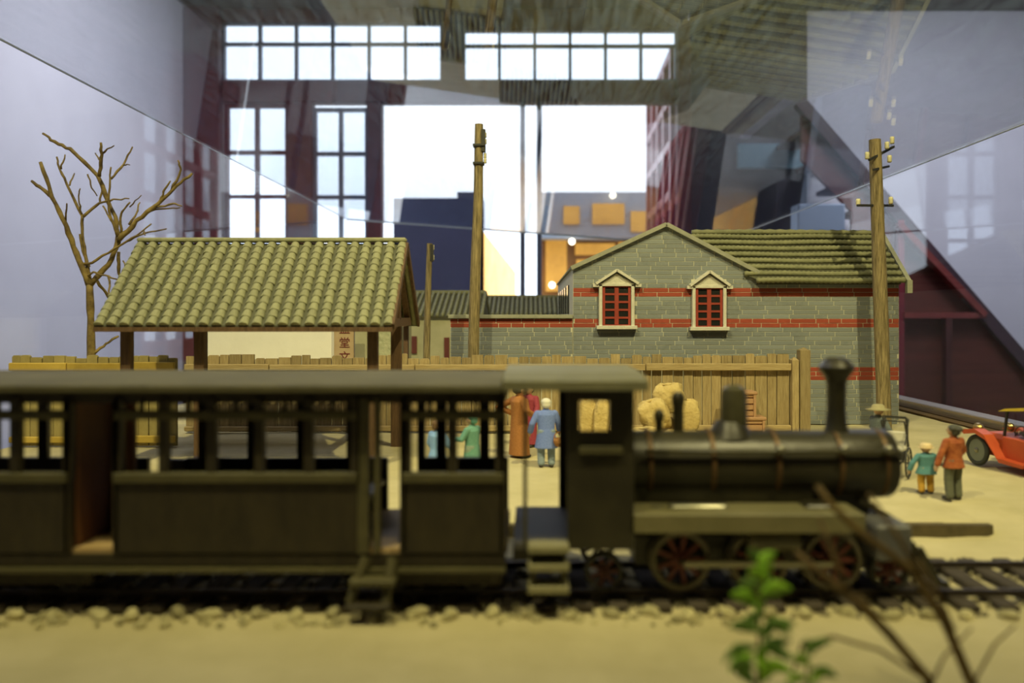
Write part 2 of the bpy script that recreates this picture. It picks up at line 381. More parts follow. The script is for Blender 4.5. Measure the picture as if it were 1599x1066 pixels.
wins = [(hx(935), hx(991)), (hx(1080), hx(1134))]
def top_at(x):
    if x < GX0: return hz(497)
    if x <= GAP: return zl + (zapex - zl) * (x - GX0) / (GAP - GX0)
    if x <= GX1: return zapex + (zr - zapex) * (x - GAP) / (GX1 - GAP)
    return zmain
def bricks_on(parent, xa, xb, ztop):
    unit = MB().box(-.5, .5, -.5, .5, -.5, .5)
    mg, mr_ = unit.mesh('brick', brickm, bevel=.04), unit.mesh('brick', bandm, bevel=.04)
    ch = .0121; L = .070; lst = []; row = 0; z = 0
    while z < ztop:
        zc = z + ch / 2; x = xa + (-.5 if row % 2 else 0) * L - (row % 3) * .007
        while x < xb:
            l = L * random.choice((1, 1, 1, .5, .75)); a, b = max(x, xa), min(x + l, xb); x += l
            # clip to the gable slope
            if b - a < .004: continue
            if min(top_at(a + 1e-5), top_at(b - 1e-5), top_at((a + b) / 2)) < z + ch:
                n_s = 12; hi_ = [(a + (b - a) * q / n_s, min(z + ch, top_at(min(max(a + (b - a) * q / n_s, a + 1e-5), b - 1e-5)))) for q in range(n_s + 1)]
                keep = [(u, min(v - .0009, z + ch - .0009)) for u, v in hi_ if v - .0009 > z + .0009]
                if len(keep) >= 2 and keep[-1][0] - keep[0][0] > .004:
                    k0_, k1_ = keep[0][0] + .0011, keep[-1][0] - .0011
                    poly = [(k0_, z + .0009)] + [(k1_, z + .0009)] + [(min(max(u, k0_), k1_), v) for u, v in keep[::-1]]
                    MB().prism(poly, YH + .0012, YH + .006).build('brick', brickm, parent)
                continue
            segs = [(a, b)]
            for (w0, w1) in (wins if parent == house else []):
                if hz(513) < zc < hz(436):
                    ns = []
                    for a_, b_ in segs:
                        if b_ <= w0 or a_ >= w1: ns.append((a_, b_))
                        else:
                            if a_ < w0: ns.append((a_, w0))
                            if b_ > w1: ns.append((w1, b_))
                    segs = ns
            for a_, b_ in segs:
                if b_ - a_ < .006: continue
                if b_ < hx(1225) and z + ch < hz(572): continue         # behind the fence
                red = any(lo < zc < hi for lo, hi in ((hz(463), hz(446)), (hz(511), hz(496)), (hz(593), hz(576))))
                lst.append((b_ - a_, (a_ + b_) / 2, zc, red))
        z += ch; row += 1
    lst.sort(key=lambda t: -t[0]); rest = {True: MB(), False: MB()}
    for i, (l, xc, zc, red) in enumerate(lst):
        if i < 255: inst(mr_ if red else mg, 'brick', parent, (xc, YH + .0047, zc), scale=(l - .0017, .007, ch - .0013))
        else: rest[red].box(xc - l/2 + .0008, xc + l/2 - .0008, YH + .0012, YH + .006, zc - ch/2 + .00065, zc + ch/2 - .00065)
    for red, mb in rest.items():
        if mb.v: o = mb.build('bricks', bandm if red else brickm, parent); o['kind'] = 'stuff'
bricks_on(house, GX0, WX1, zapex)
stone = mat('pale_stone', (.55,.54,.46), (.64,.62,.53), 50, .85, .4, 120)
casem = mat('red_casement', (.26,.035,.02), (.34,.05,.03), 30, .5)
darkp = mat('dark_window_pane', (.015,.016,.015), (.03,.03,.028), 8, .12)
def window(parent, x0, x1, yt, yb, apex, ped0, ped1, D=YH):
    w_ = MB(); y = D
    w_.box(hx(x0), hx(x0 + 5), y - .012, y + .01, hz(yb), hz(yt)).box(hx(x1 - 5), hx(x1), y - .012, y + .01, hz(yb), hz(yt)).box(hx(x0), hx(x1), y - .012, y + .01, hz(yt + 3), hz(yt - 2))
    fr = w_.build('window_surround', stone, parent, bevel=.0008)
    MB().prism([(hx(ped0 + 5), hz(yt)), (hx(ped1 - 5), hz(yt)), (hx((x0 + x1) / 2), hz(apex + 5))], y - .010, y + .005).build('pediment', stone, parent)
    c = MB(); m = (hx((x0 + x1) / 2), hz(apex))
    c.bar((hx(ped0), y - .010, hz(yt - 1)), (m[0], y - .010, m[1]), .007, .022, up=(0,1,0)).bar((hx(ped1), y - .010, hz(yt - 1)), (m[0], y - .010, m[1]), .007, .022, up=(0,1,0))
    for e in (ped0, ped1): c.box(hx(e) - .008, hx(e) + .008, y - .016, y, hz(yt + 4), hz(yt - 1))
    c.v = [(v[0], y - .018 + (v[1] - (y - .018)) * 1, v[2]) for v in c.v]
    c.build('pediment_cornice', stone, parent)
    MB().box(hx(x0 - 4), hx(x1 + 4), y - .02, y + .005, hz(yb + 4), hz(yb - 2)).build('window_sill', stone, parent, bevel=.001)
    xs_ = (x0 + 6, (x0 + x1) / 2, x1 - 6)
    fm = MB()
    for x in (xs_[0] + 1.5, xs_[1], xs_[2] - 1.5): fm.box(hx(x - (3.2 if x == xs_[1] else 2)), hx(x + (3.2 if x == xs_[1] else 2)), y - .007, y + .003, hz(yb - 2), hz(yt + 3))
    rows = [yt + 3 + (yb - yt - 5) * i / 5 for i in range(6)]
    for r_ in rows: fm.box(hx(xs_[0]), hx(xs_[2]), y - .0065, y + .003, hz(r_ + 1.6), hz(r_ - 1.6))
    cs = fm.build('casement', casem, parent)
    for i in range(5):
        for a, b in ((xs_[0] + 3, xs_[1] - 3), (xs_[1] + 3, xs_[2] - 3)):
            MB().box(hx(a), hx(b), y - .0045, y - .0035, hz(rows[i + 1] - 1.5), hz(rows[i] + 1.5)).build('pane', darkp, cs)
window(house, 935, 990, 444, 510, 422, 930, 996)
window(house, 1080, 1133, 447, 512, 424, 1076, 1138)
tilem = mat('olive_grey_tile', (.17,.175,.095), (.25,.25,.14), 40, .8, .4, 120, rnd=.08)
coping = mat('grey_coping', (.26,.27,.21), (.34,.34,.27), 50, .8, .2)
for (a, b) in (((GX0 - .006, zl - .003), (GAP, zapex + .003)), ((GX1 + .004, zr - .003), (GAP, zapex + .003))):
    MB().bar((a[0], YH + .008, a[1]), (b[0], YH + .008, b[1]), .011, .040, up=(0,1,0)).build('gable_coping', coping, house)
    c = MB(); c.add([(a[0], YH + .02, a[1]), (b[0], YH + .02, b[1]), (b[0], YW + .02, b[1]), (a[0], YW + .02, a[1]),
           (a[0], YH + .02, a[1] + .006), (b[0], YH + .02, b[1] + .006), (b[0], YW + .02, b[1] + .006), (a[0], YW + .02, a[1] + .006)],
          [(0,1,2,3),(4,5,6,7),(0,1,5,4),(1,2,6,5),(2,3,7,6),(3,0,4,7)])
    c.build('wing_roof', tilem, house)
for i in range(5):
    yy = YH + .25 + i * .2
    MB().box(GX0 - .004, GX0 + .01, yy, yy + .09, hz(490), hz(440)).build('side_window', darkp, house)
# main roof: long rope-like tile courses
YR, zrid = 2.44, H + (VY - 366) * 2.44 / F
YE = YH - .03; ze = hz(440)
rope_m = tilem
def rope(p, q, r, pitch, rm):
    p, q = Vector(p), Vector(q); n = int((q - p).length / (pitch / 2)); pts = []; rad = []
    for i in range(n + 1):
        pts.append(p.lerp(q, i / n) + Vector((0, 0, .0012 * math.sin(i * .13)))); rad.append(r * (1.0 if i % 2 else .74))
    return MB().tube(pts, rad, 8)
XV = WX1 + .008
MB().add([(GX1 + .004, YE, ze), (XV, YE, ze), (XV, YR, zrid - .006), (GAP, YR, zrid - .006), (XV, 3.34, hz(440)), (GAP, 3.34, hz(440))], [(0,1,2,3),(3,2,4,5),(0,5,4,1)]).build('roof_slope', mat('roof_bed', (.06,.06,.035), (.09,.09,.05), 40, .9), house)
for i in range(16):
    t_ = i / 7.4 if i < 8 else (i - 7.5) / 8.2
    for s_, (yb_, zb_) in ((1, (YE, ze + .003)), (-1, (3.34, hz(440)))):
        if i >= 8 and s_ == 1: continue
        yy = yb_ + (YR - yb_) * t_; zz = zb_ + (zrid - zb_) * t_
        xa = GX1 - .01 - (.19 * t_ * 1.02)
        rope((xa if s_ == 1 else GAP, yy, zz), (XV - .004, yy, zz), .0085, .013, tilem).build('tile_course', tilem, house, smooth=True)
rope((hx(1080) * 2.44 / 2.29, YR, zrid + .006), (XV, YR, zrid + .006), .009, .03, tilem).build('ridge_course', tilem, house, smooth=True)
MB().bar((XV + .004, YE - .006, ze - .006), (XV + .004, YR, zrid + .004), .012, .014).bar((XV + .004, YR, zrid + .004), (XV + .004, 3.35, hz(440)), .012, .014).build('verge_board', coping, house)
MB().box(XV - .003, XV + .011, YE - .010, YE + .004, hz(458), hz(438)).build('verge_end', coping, house)
MB().box(GX1, WX1, YH - .012, YH + .01, zmain - .002, zmain + .010).build('eaves_board', mat('dark_eaves', (.07,.07,.05), (.10,.10,.07), 20, .8), house)

bw = thing('boundary_wall', 'low grey brick wall with a red band running from the house', 'wall', (hx(800), YH, 0))
MB().box(hx(703), GX0 - .001, YH + .0022, YH + .06, 0, hz(497)).build('wall_core', mortar, bw)
bricks_on(bw, hx(703), GX0 - .001, hz(497))
MB().box(hx(700), GX0 - .001, YH - .008, YH + .07, hz(497), hz(491)).build('coping', coping, bw, bevel=.001)

# ---------------- rear buildings
def back_house(name, label, x0, x1, D, ridge_y, eave_y, rise_d, wallm, winlist):
    t = thing(name, label, 'building', (px((x0 + x1) / 2, D), D + rise_d, 0))
    ze_, zr_ = pz(eave_y, D), pz(ridge_y, D + rise_d); X0, X1 = px(x0, D), px(x1, D)
    MB().box(X0 + .01, X1 - .01, D + .02, D + 2 * rise_d - .02, 0, ze_).build('wall', wallm, t)
    MB().prism([(D, ze_), (D + rise_d, zr_), (D + 2 * rise_d, ze_)], X0, X1, axis='x').build('roof_bed', mat('roof_bed', (.06,.06,.035)), t)
    ribs = MB(); n = int((X1 - X0) / .0215)
    for i in range(n + 1):
        x = X0 + (X1 - X0) * i / n
        for s_ in (0, 2 * rise_d):
            pts = []; rad = []
            for j in range(15): u = j / 14; pts.append((x, D + s_ + (rise_d - s_) * u, ze_ + (zr_ - ze_) * u + .003)); rad.append(.0075 if j % 2 else .0062)
            ribs.tube(pts, rad, 6)
    o = ribs.build('roof_tiles', tilem, t, smooth=True); o['kind'] = 'stuff'
    MB().box(X0, X1, D + rise_d - .012, D + rise_d + .012, zr_ - .004, zr_ + .010).build('ridge', tilem, t, bevel=.002)
    for (wx, wy0, wy1) in winlist: MB().box(px(wx - 4, D), px(wx + 4, D), D + .012, D + .03, pz(wy1, D), pz(wy0, D)).build('window', mat('small_red_window', (.10,.02,.02), (.14,.03,.02), 20, .5), t)
olive = mat('olive_plaster', (.34,.33,.20), (.44,.42,.27), 12, .9, .2)
back_house('tiled_building', 'olive plastered building with ribbed tile roof behind the thin pole', 612, 752, 3.2, 457, 494, .28, olive, ((646, 525, 552), (697, 527, 560)))
back_house('tiled_building', 'lower tile roofed building seen past the tall pole and brick wall', 754, 882, 3.80, 464, 492, .28, olive, ())
# white wall with painted name board
ww = thing('white_wall', 'white plastered garden wall behind the shed', 'wall', (px(425, 2.5), 2.5, 0))
MB().box(px(318, 2.5), px(522, 2.5), 2.5, 2.54, 0, pz(496, 2.5)).build('plaster', mat('chalky_white', (.84,.82,.72), (.90,.88,.78), 12, .9, .2), ww)
MB().box(px(312, 2.5), px(526, 2.5), 2.495, 2.55, pz(496, 2.5), pz(490, 2.5)).build('coping', coping, ww, bevel=.001)
sg = thing('name_board', 'tall tan board with dark red Chinese characters beside the white wall', 'sign', (px(538, 2.49), 2.49, 0))
MB().box(px(522.5, 2.49), px(553, 2.49), 2.482, 2.494, 0.0, pz(486, 2.49)).build('board', mat('tan_board', (.42,.30,.17), (.50,.37,.22), 20, .7), sg, bevel=.001)
for ch_, yc in (('益', 514), ('堂', 536), ('文', 558)):
    cu = bpy.data.curves.new('character', 'FONT'); cu.body = ch_; cu.size = .034; cu.align_x = 'CENTER'; cu.align_y = 'CENTER'; cu.extrude = .0006
    o = bpy.data.objects.new('character_tmp', cu); COL.objects.link(o)
    me = bpy.data.meshes.new_from_object(o.evaluated_get(bpy.context.evaluated_depsgraph_get())); bpy.data.objects.remove(o)
    me.materials.clear(); me.materials.append(mat('dark_red_paint', (.14,.012,.015), None, 5, .6))
    c = bpy.data.objects.new('character', me); COL.objects.link(c); c.parent = sg; c.rotation_euler = (R(90), 0, 0)
    c.location = Vector((px(538, 2.48), 2.4812, pz(yc, 2.48))) - sg.location
hut = thing('plaster_hut', 'rough grey green plastered hut beside the name board', 'building', (px(590, 2.6), 2.65, 0))
MB().box(px(554, 2.6), px(628, 2.6), 2.6, 2.8, 0, pz(503, 2.6)).build('wall', olive, hut)
MB().box(px(588, 2.59), px(622, 2.59), 2.588, 2.6, 0, pz(506, 2.59)).build('rough_render', mat('rough_green_render', (.36,.38,.24), (.50,.50,.33), 70, .95, 1.0, 90), hut)
MB().box(px(630, 2.58), px(637, 2.58), 2.58, 2.6, 0, pz(505, 2.58)).build('door_post', mat('weathered_dark_wood', (.10,.055,.03), (.17,.10,.05), 20, .8, .3, 60, stretch=(6,6,1)), hut)
MB().bar((px(626,2.56), 2.56, pz(508,2.56)), (px(650,2.56), 2.56, pz(504,2.56)), .06, .008).build('awning', mat('pink_brown_board', (.32,.20,.15), (.40,.27,.20), 20, .7), hut)

# ================================================================ POLES
polem = mat('weathered_pole', (.10,.075,.032), (.38,.30,.15), 30, .85, .6, 60, stretch=(8,8,.7))
insm = mat('cream_insulator', (.62,.58,.36), (.70,.66,.44), 20, .4)
iron = mat('dark_iron', (.03,.03,.028), (.05,.05,.045), 30, .5, metal=.3)
def pole(label, pts, D):
    t = thing('utility_pole', label, 'pole', (px(pts[-1][0], D), D, 0))
    P = []; rad = []
    for i in range(len(pts) - 1):
        for j in range(5):
            u = j / 5; a, b = pts[i], pts[i + 1]
            P.append((px(a[0] + (b[0] - a[0]) * u, D), D, pz(a[1] + (b[1] - a[1]) * u, D))); rad.append((a[2] + (b[2] - a[2]) * u) / 2 * D / F * (1 + .06 * noise.noise(Vector((i, j * 3.1, D)))))
    a = pts[-1]; P.append((px(a[0], D), D, 0)); rad.append(a[2] / 2 * D / F)
    MB().tube(P, rad, 12).build('shaft', polem, t, auto=True)
    return t
def insulator(t, x, y, D, w_=5, h_=9):
    r = w_ * D / F / 1.6; z0, z1 = pz(y + h_ / 2, D), pz(y - h_ / 2, D)
    MB().lathe([(r * .7, z0), (r, z0 + (z1 - z0) * .15), (r * .85, z0 + (z1 - z0) * .5), (r, z0 + (z1 - z0) * .7), (r * .8, z1)], (px(x, D), D, 0), n=10).build('insulator', insm, t, smooth=True)
D = 2.2
p1 = pole('tallest weathered pole rising behind the plank fence', [(748, 194, 13), (747, 300, 15), (742, 440, 17), (739, 560, 18)], D)
MB().box(px(752, D), px(758, D), D - .012, D + .012, pz(237, D), pz(203, D)).build('bracket', iron, p1)
for y in (211, 221, 243, 251): insulator(p1, 757.5, y, D, 4, 8)
MB().box(px(739, D), px(757, D), D - .016, D + .016, pz(229, D), pz(226, D)).build('strap', iron, p1)
MB().box(px(739, D), px(756, D), D - .016, D + .016, pz(257, D), pz(254, D)).build('strap', iron, p1)
D = 2.85
p2 = pole('short thin dark pole in front of the olive building', [(671, 380, 9), (668, 470, 10), (666, 560, 11)], D)
for y in (386, 402): insulator(p2, 676, y, D, 4, 8)
MB().box(px(672, D), px(677, D), D - .01, D + .01, pz(408, D), pz(382, D)).build('bracket', iron, p2)
D = 2.2
p3 = pole('thick weathered pole with iron cross arms by the house corner', [(1366, 218, 18), (1370, 330, 20), (1376, 500, 22), (1381, 668, 22)], D)
for (a, b) in (((1350, 253), (1402, 226)), ((1357, 268), (1394, 257)), ((1332, 323), (1401, 319))):
    dy = .03
    f_ = MB().bar((px(a[0], D), D - .03, pz(a[1], D)), (px(b[0], D), D - .005 + dy, pz(b[1], D)), .006, .006); f_.build('cross_arm', iron, p3)
for x, y in ((1354, 243), (1385, 227), (1393, 219), (1389, 248), (1340, 319 - 3), (1391, 316 - 3)): insulator(p3, x, y, D - .01, 6, 11)

# ================================================================ FENCE
YP = 2.13; KP = F / YP
def fx(x): return (x - VX) / KP
def fz(y): return H + (VY - y) / KP
plank_m = mat('weathered_plank', (.26,.19,.085), (.42,.33,.17), 26, .85, .5, 60, stretch=(7,7,.8), rnd=.22)
yellow_m = mat('yellowed_timber', (.48,.33,.05), (.60,.43,.09), 20, .8, .3, 60, rnd=.15)
def fence(name, label, x0, x1, wpx, top, jag, mm, rails, railm, YP=YP):
    KP = F / YP
    fx = lambda x: (x - VX) / KP
    fz = lambda y: H + (VY - y) / KP
    t = thing(name, label, 'fence', (fx((x0 + x1) / 2), YP, 0))
    x = x0
    while x < x1 - 4:
        w_ = wpx * random.uniform(.8, 1.2); y = top + random.uniform(-jag, jag); c = random.uniform(0, 2.5)
        a, b = fx(x), fx(min(x + w_ - 1.3, x1)); zt = fz(y); k = c / KP; dy = random.uniform(-.002, .002)
        MB().prism([(a, .002), (b, .002), (b, zt - k), (b - k, zt), (a + k, zt), (a, zt - k)], YP + dy, YP + dy + .008).build('plank', mm, t)
        x += w_
    for (ya, yb, cuts) in rails:
        ed = [x0] + [x0 + (x1 - x0) * c for c in cuts] + [x1]
        for a, b in zip(ed, ed[1:]): MB().box(fx(a) + .001, fx(b) - .001, YP - .014, YP - .003, fz(yb), fz(ya) + random.uniform(-.002, .002)).build('rail', railm, t, bevel=.0015)
    return t
f1 = fence('plank_fence', 'long weathered plank fence in front of the brick house', 290, 1234, 17, 556, 4, plank_m, ((568, 578, (.14, .38, .55, .76)), (664, 672, (.2, .5, .7))), mat('rail_timber', (.34,.25,.11), (.45,.35,.18), 26, .85, .4, 60, stretch=(.8,7,7)))
f2 = fence('plank_fence', 'short yellowed plank fence below the bare tree', 18, 276, 16, 557, 3, mat('grey_yellow_plank', (.34,.28,.10), (.44,.37,.15), 26, .85, .4, 60, rnd=.15), ((566, 578, (.35, .68)), (680, 690, (.5,))), yellow_m, 1.9)
for (a, b, y) in ((1234, 1244, 558), (1246, 1262, 543)):
    z1 = fz(y); k = .006; xa, xb = fx(a), fx(b)
    m_ = MB().box(xa, xb, YP - .018, YP + .010, .0, z1 - k)
    m_.add([(xa, YP-.018, z1-k), (xb, YP-.018, z1-k), (xb, YP+.01, z1-k), (xa, YP+.01, z1-k), ((xa+xb)/2, YP-.004, z1+.002)], [(0,1,4),(1,2,4),(2,3,4),(3,0,4)])
    m_.build('gate_post', plank_m, f1)

# ================================================================ SHED
shed = thing('open_shed', 'open timber platform shed with ribbed grey tile roof', 'shed', (-.55, 1.78, 0))
YS0, YS1, YS2 = 1.60, 1.78, 1.96
SXL, SXR = px(147, YS0), px(613, YS0)
zev, zri = pz(508, YS0), pz(380, YS1)
woodd = mat('dark_brown_post', (.075,.04,.02), (.15,.085,.04), 24, .75, .4, 60, stretch=(7,7,.8))
for s_ in (0, 1):
    ye = (YS0, YS2)[s_]
    MB().add([(SXL, ye, zev - .006), (SXR, ye, zev - .006), (SXR, YS1, zri - .006), (SXL, YS1, zri - .006), (SXL, ye, zev), (SXR, ye, zev), (SXR, YS1, zri), (SXL, YS1, zri)],
             [(0,1,2,3),(4,5,6,7),(0,1,5,4),(1,2,6,5),(2,3,7,6),(3,0,4,7)]).build('roof_board', mat('shed_roof_bed', (.07,.075,.045), (.11,.11,.07), 40, .9), shed)
NR, NT = 23, 13
shedtile = mat('grey_green_tile', (.22,.225,.125), (.32,.32,.19), 60, .8, .3, 150, rnd=.10)
sl = math.hypot(YS1 - YS0, zri - zev); tl = sl / NT * 1.08; ang = math.atan2(zri - zev, YS1 - YS0)
tm = MB(); rr = .0085; rs = []
for (u, r_) in ((-.5, rr * 1.12), (-.38, rr * 1.16), (.5, rr * .92)):
    rs.append([(r_ * math.cos(t), u * tl, r_ * math.sin(t) * .95) for t in (math.pi * j / 7 for j in range(8))] )
k = 8
for r_ in rs: tm.v += r_
for i in range(2):
    for j in range(7): tm.f.append((i*k+j, i*k+j+1, (i+1)*k+j+1, (i+1)*k+j))
tm.f.append(tuple(range(8))); tm.f.append(tuple(range(16, 24))); 
for i in range(2): tm.f.append((i*k, (i+1)*k, (i+1)*k+7, i*k+7))
tme = tm.mesh('tile', shedtile)
back = MB(); cnt = 0; extra = MB()
for i in range(NR):
    x = SXL + .008 + (SXR - SXL - .016) * i / (NR - 1)
    for j in range(NT):
        u = (j + .5) / NT; jx = random.uniform(-.0008, .0008)
        inst(tme, 'tile', shed, (x + jx, YS0 + (YS1 - YS0) * u - math.sin(ang) * .001, zev + (zri - zev) * u + .0005), rot=(ang, 0, random.uniform(-.03, .03)))
    pts = []; rad = []
    for j in range(27): u = j / 26; pts.append((x, YS2 + (YS1 - YS2) * u, zev + (zri - zev) * u + .001)); rad.append(.0088 if j % 2 else .0078)
    back.tube(pts, rad, 8)
o = back.build('rear_tiles', shedtile, shed, smooth=True); o['kind'] = 'stuff'
MB().box(SXL, SXR, YS1 - .010, YS1 + .010, zri + .002, zri + .012).build('ridge_cap', shedtile, shed, bevel=.003)
MB().box(SXL, SXR, YS0 - .004, YS0 + .006, zev - .012, zev - .003).build('eaves_board', woodd, shed)
for (xp, D) in ((195, 1.64), (310, 1.64), (581, 1.64)):
    MB().box(px(xp - 8, D), px(xp + 8, D), D, D + .018, -.004, zev).build('post', woodd, shed, bevel=.0015)
for (xp, D) in ((618, 1.90), (312, 1.90)):
    MB().box(px(xp - 8, D), px(xp + 8, D), D, D + .018, -.004, zev + .03).build('post', woodd, shed, bevel=.0015)
for xx in (SXR - .02, SXL + .03):
    MB().bar((xx, YS0 + .02, zev + .005), (xx, YS2 - .02, zev + .005), .014, .018).build('tie_beam', woodd, shed)
    MB().bar((xx, YS0 + .02, zev + .002), (xx, YS1, zri - .012), .012, .014).bar((xx, YS2 - .02, zev + .002), (xx, YS1, zri - .012), .012, .014).build('rafter', woodd, shed)
    MB().bar((xx, YS1, zev + .01), (xx, YS1, zri - .015), .012, .014).build('king_post', woodd, shed)
MB().bar((SXR + .001, YS0, zev - .002), (SXR + .001, YS1, zri - .003), .006, .014).bar((SXR + .001, YS2, zev - .002), (SXR + .001, YS1, zri - .003), .006, .014).build('verge_board', woodd, shed)

# ================================================================ TREE
barkm = mat('yellow_brown_bark', (.10,.065,.025), (.34,.25,.08), 40, .9, .6, 90)
tree = thing('bare_tree', 'bare yellow brown tree with forked branches beside the shed', 'tree', (px(143, 2.0), 2.0, 0))
BR = [([(362,1010),(362,950),(360,800),(355,672)], 13, 11), ([(355,672),(300,545),(262,440),(205,320),(160,185)], 10, 5.5), ([(205,320),(165,290),(125,260)], 7, 4.5),
 ([(357,672),(430,590),(470,500),(455,400),(390,240),(280,135),(215,105),(170,72)], 9.5, 4), ([(395,240),(403,170),(400,108)], 6, 4), ([(400,180),(378,150)], 3, 2), ([(405,150),(452,120)], 3.5, 2),
 ([(470,495),(540,420),(630,350),(700,280),(762,230)], 9, 4), ([(680,300),(718,215),(705,178)], 5, 2.5), ([(625,355),(650,300),(675,260)], 4, 2.5), ([(620,365),(690,350),(722,360)], 4, 2), ([(600,378),(665,368),(715,366)], 3, 1.8),
 ([(357,668),(347,600),(330,500),(325,400),(270,280),(238,215),(225,165)], 6.5, 3), ([(275,275),(295,230)], 3, 2), ([(240,215),(258,155)], 3.5, 2), ([(328,402),(395,345),(405,290)], 5, 3), ([(437,250),(490,195),(525,125)], 4, 2.5), ([(490,197),(515,197)], 2.5, 1.5),
 ([(322,395),(312,330),(318,290)], 3, 1.8), ([(480,470),(478,390),(515,345)], 4.5, 2.5), ([(515,430),(540,390),(555,345)], 4, 2), ([(465,480),(430,380),(437,250),(440,205)], 4.5, 2.5), ([(395,350),(450,335),(512,330)], 4, 2), ([(410,360),(440,420)], 3, 2), ([(515,360),(560,317)], 2.5, 1.6),
 ([(322,592),(365,585),(450,530),(520,490),(600,430)], 5, 2.5), ([(500,500),(570,470),(660,450)], 3.5, 2), ([(568,455),(575,475)], 2.5, 1.8), ([(470,540),(470,600),(475,650)], 6, 4), ([(345,640),(370,620),(430,640),(480,655)], 4, 2.5), ([(385,655),(430,720),(450,760)], 5, 3), ([(432,640),(433,715)], 3.5, 2.5), ([(487,575),(505,615)], 2.5, 1.8),
 ([(375,940),(420,905),(470,875)], 5, 3), ([(345,230),(365,285),(385,320)], 2.6, 1.8), ([(262,430),(265,350)], 3.5, 2.5), ([(320,470),(325,540),(355,600)], 4, 4)]
for i, (pts, r0, r1) in enumerate(BR):
    P = []; rad = []; n = len(pts); dd = random.uniform(-.10, .10) if i > 3 else (0, -.03, 0, .05)[i]
    for q, (a, b) in enumerate(pts):
        D = 2.0 + dd * .7 * q / max(1, n - 1)
        P.append((px(a * .394, D), D, pz(180 + b * .394, D))); rad.append((r0 + (r1 - r0) * q / (n - 1)) * .394 * 1.2 * D / F)
    if i == 0: P[0] = (P[0][0], P[0][1], 0)
    P2 = []; r2 = []
    for q in range(n - 1):
        for j in range(4):
            u = j / 4; v = Vector(P[q]).lerp(Vector(P[q + 1]), u) + Vector((random.uniform(-1,1), 0, random.uniform(-1,1))) * .0018 * (1 if i else 0); P2.append(v); r2.append((rad[q] + (rad[q + 1] - rad[q]) * u) * random.uniform(.9, 1.18))
    P2.append(P[-1]); r2.append(rad[-1])
    MB().tube(P2, r2, 7).build('trunk' if i == 0 else 'branch', barkm, tree, smooth=True)

# ================================================================ TRACK
TY = .97; RT = -.002
trk = thing('railway_track', 'dark narrow railway track on pale ballast under the train', 'track', (0, TY, LOW))
tie = mat('dark_sleeper', (.035,.028,.02), (.07,.055,.04), 40, .9, .4)
railmm = mat('rusty_rail', (.05,.04,.03), (.09,.07,.05), 60, .5, metal=.5)
tmesh = MB().box(-.0105, .0105, -.088, .088, 0, .0075).mesh('sleeper', tie, bevel=.0012)
xx = -1.15
while xx < 1.15:
    inst(tmesh, 'sleeper', trk, (xx, TY, LOW + .0005), rot=(0, 0, random.uniform(-.03, .03))); xx += .0415
for yy in (TY - .052, TY + .052):
    MB().box(-1.17, 1.15, yy - .0055, yy + .0055, LOW + .0075, LOW + .0095).box(-1.17, 1.15, yy - .0015, yy + .0015, LOW + .009, RT - .002).box(-1.17, 1.15, yy - .003, yy + .003, RT - .0025, RT).build('rail', railmm, trk)
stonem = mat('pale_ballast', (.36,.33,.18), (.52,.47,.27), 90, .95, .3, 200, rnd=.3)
smesh = []
for i in range(5):
    smesh.append(MB().ell((0,0,0), (.0065, .0055, .0042), 5, .45, i).mesh('stone', stonem))
xx = -1.1; i = 0
while xx < 1.1:
    inst(smesh[i % 5], 'stone', trk, (xx + random.uniform(-.004, .004) + .0207, TY - .094 + random.uniform(-.008, .004), LOW + .003), rot=(0, 0, random.uniform(0, 6)), scale=(random.uniform(1.5, 2.1), 1.3, random.uniform(1.2, 1.6))); xx += .0415; i += 1
xx = -.75
for i in range(110):
    inst(smesh[i % 5], 'stone', trk, (random.uniform(-.72, .30), TY - random.uniform(.092, .125), LOW + .001), rot=(0, 0, random.uniform(0, 6)), scale=[random.uniform(.4, 1.0)] * 3)
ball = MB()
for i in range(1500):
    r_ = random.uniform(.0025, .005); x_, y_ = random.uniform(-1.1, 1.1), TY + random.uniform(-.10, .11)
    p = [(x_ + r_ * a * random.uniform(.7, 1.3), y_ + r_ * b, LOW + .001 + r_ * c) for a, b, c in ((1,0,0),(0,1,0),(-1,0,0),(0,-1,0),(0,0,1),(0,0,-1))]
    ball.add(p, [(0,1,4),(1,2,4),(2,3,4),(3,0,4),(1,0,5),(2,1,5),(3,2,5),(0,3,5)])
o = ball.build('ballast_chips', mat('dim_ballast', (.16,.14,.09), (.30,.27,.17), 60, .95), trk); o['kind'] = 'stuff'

# ================================================================ COACH
YN, YFa = .875, 1.065; KC = F / YN
def cx(x): return (x - VX) / KC
def cz(y): return H + (VY - y) / KC
coach = thing('railway_coach', 'dark wooden passenger coach with open doorways and window rail', 'railway coach', (-.45, TY, RT))
cw = mat('dark_coach_wood', (.020,.015,.006), (.038,.029,.012), 22, .55, .3, 60, stretch=(3,3,1))
ctrim = mat('olive_coach_trim', (.060,.054,.022), (.095,.085,.036), 22, .6, .2)
rooff = mat('coach_roof_paint', (.075,.066,.030), (.12,.108,.052), 14, .75, .2)
brownw = mat('red_brown_door', (.13,.05,.015), (.19,.075,.025), 22, .6, .2, stretch=(4,4,1))
tan = mat('tan_floor_boards', (.42,.29,.13), (.52,.37,.18), 22, .7, .2)
CX0, CX1 = -1.02, cx(789)
MB().prism([(.852, .221), (.852, .228), (.90, .2315), (1.04, .2315), (1.088, .228), (1.088, .221)], CX0 - .02, cx(784), axis='x').build('roof', rooff, coach, bevel=.0008)
MB().box(CX0, CX1, YN + .004, YFa - .004, .207, .221).build('cant_rail', cw, coach)
MB().box(CX0, CX1, YN + .006, YFa - .006, cz(866), cz(858)).build('floor', tan, coach)
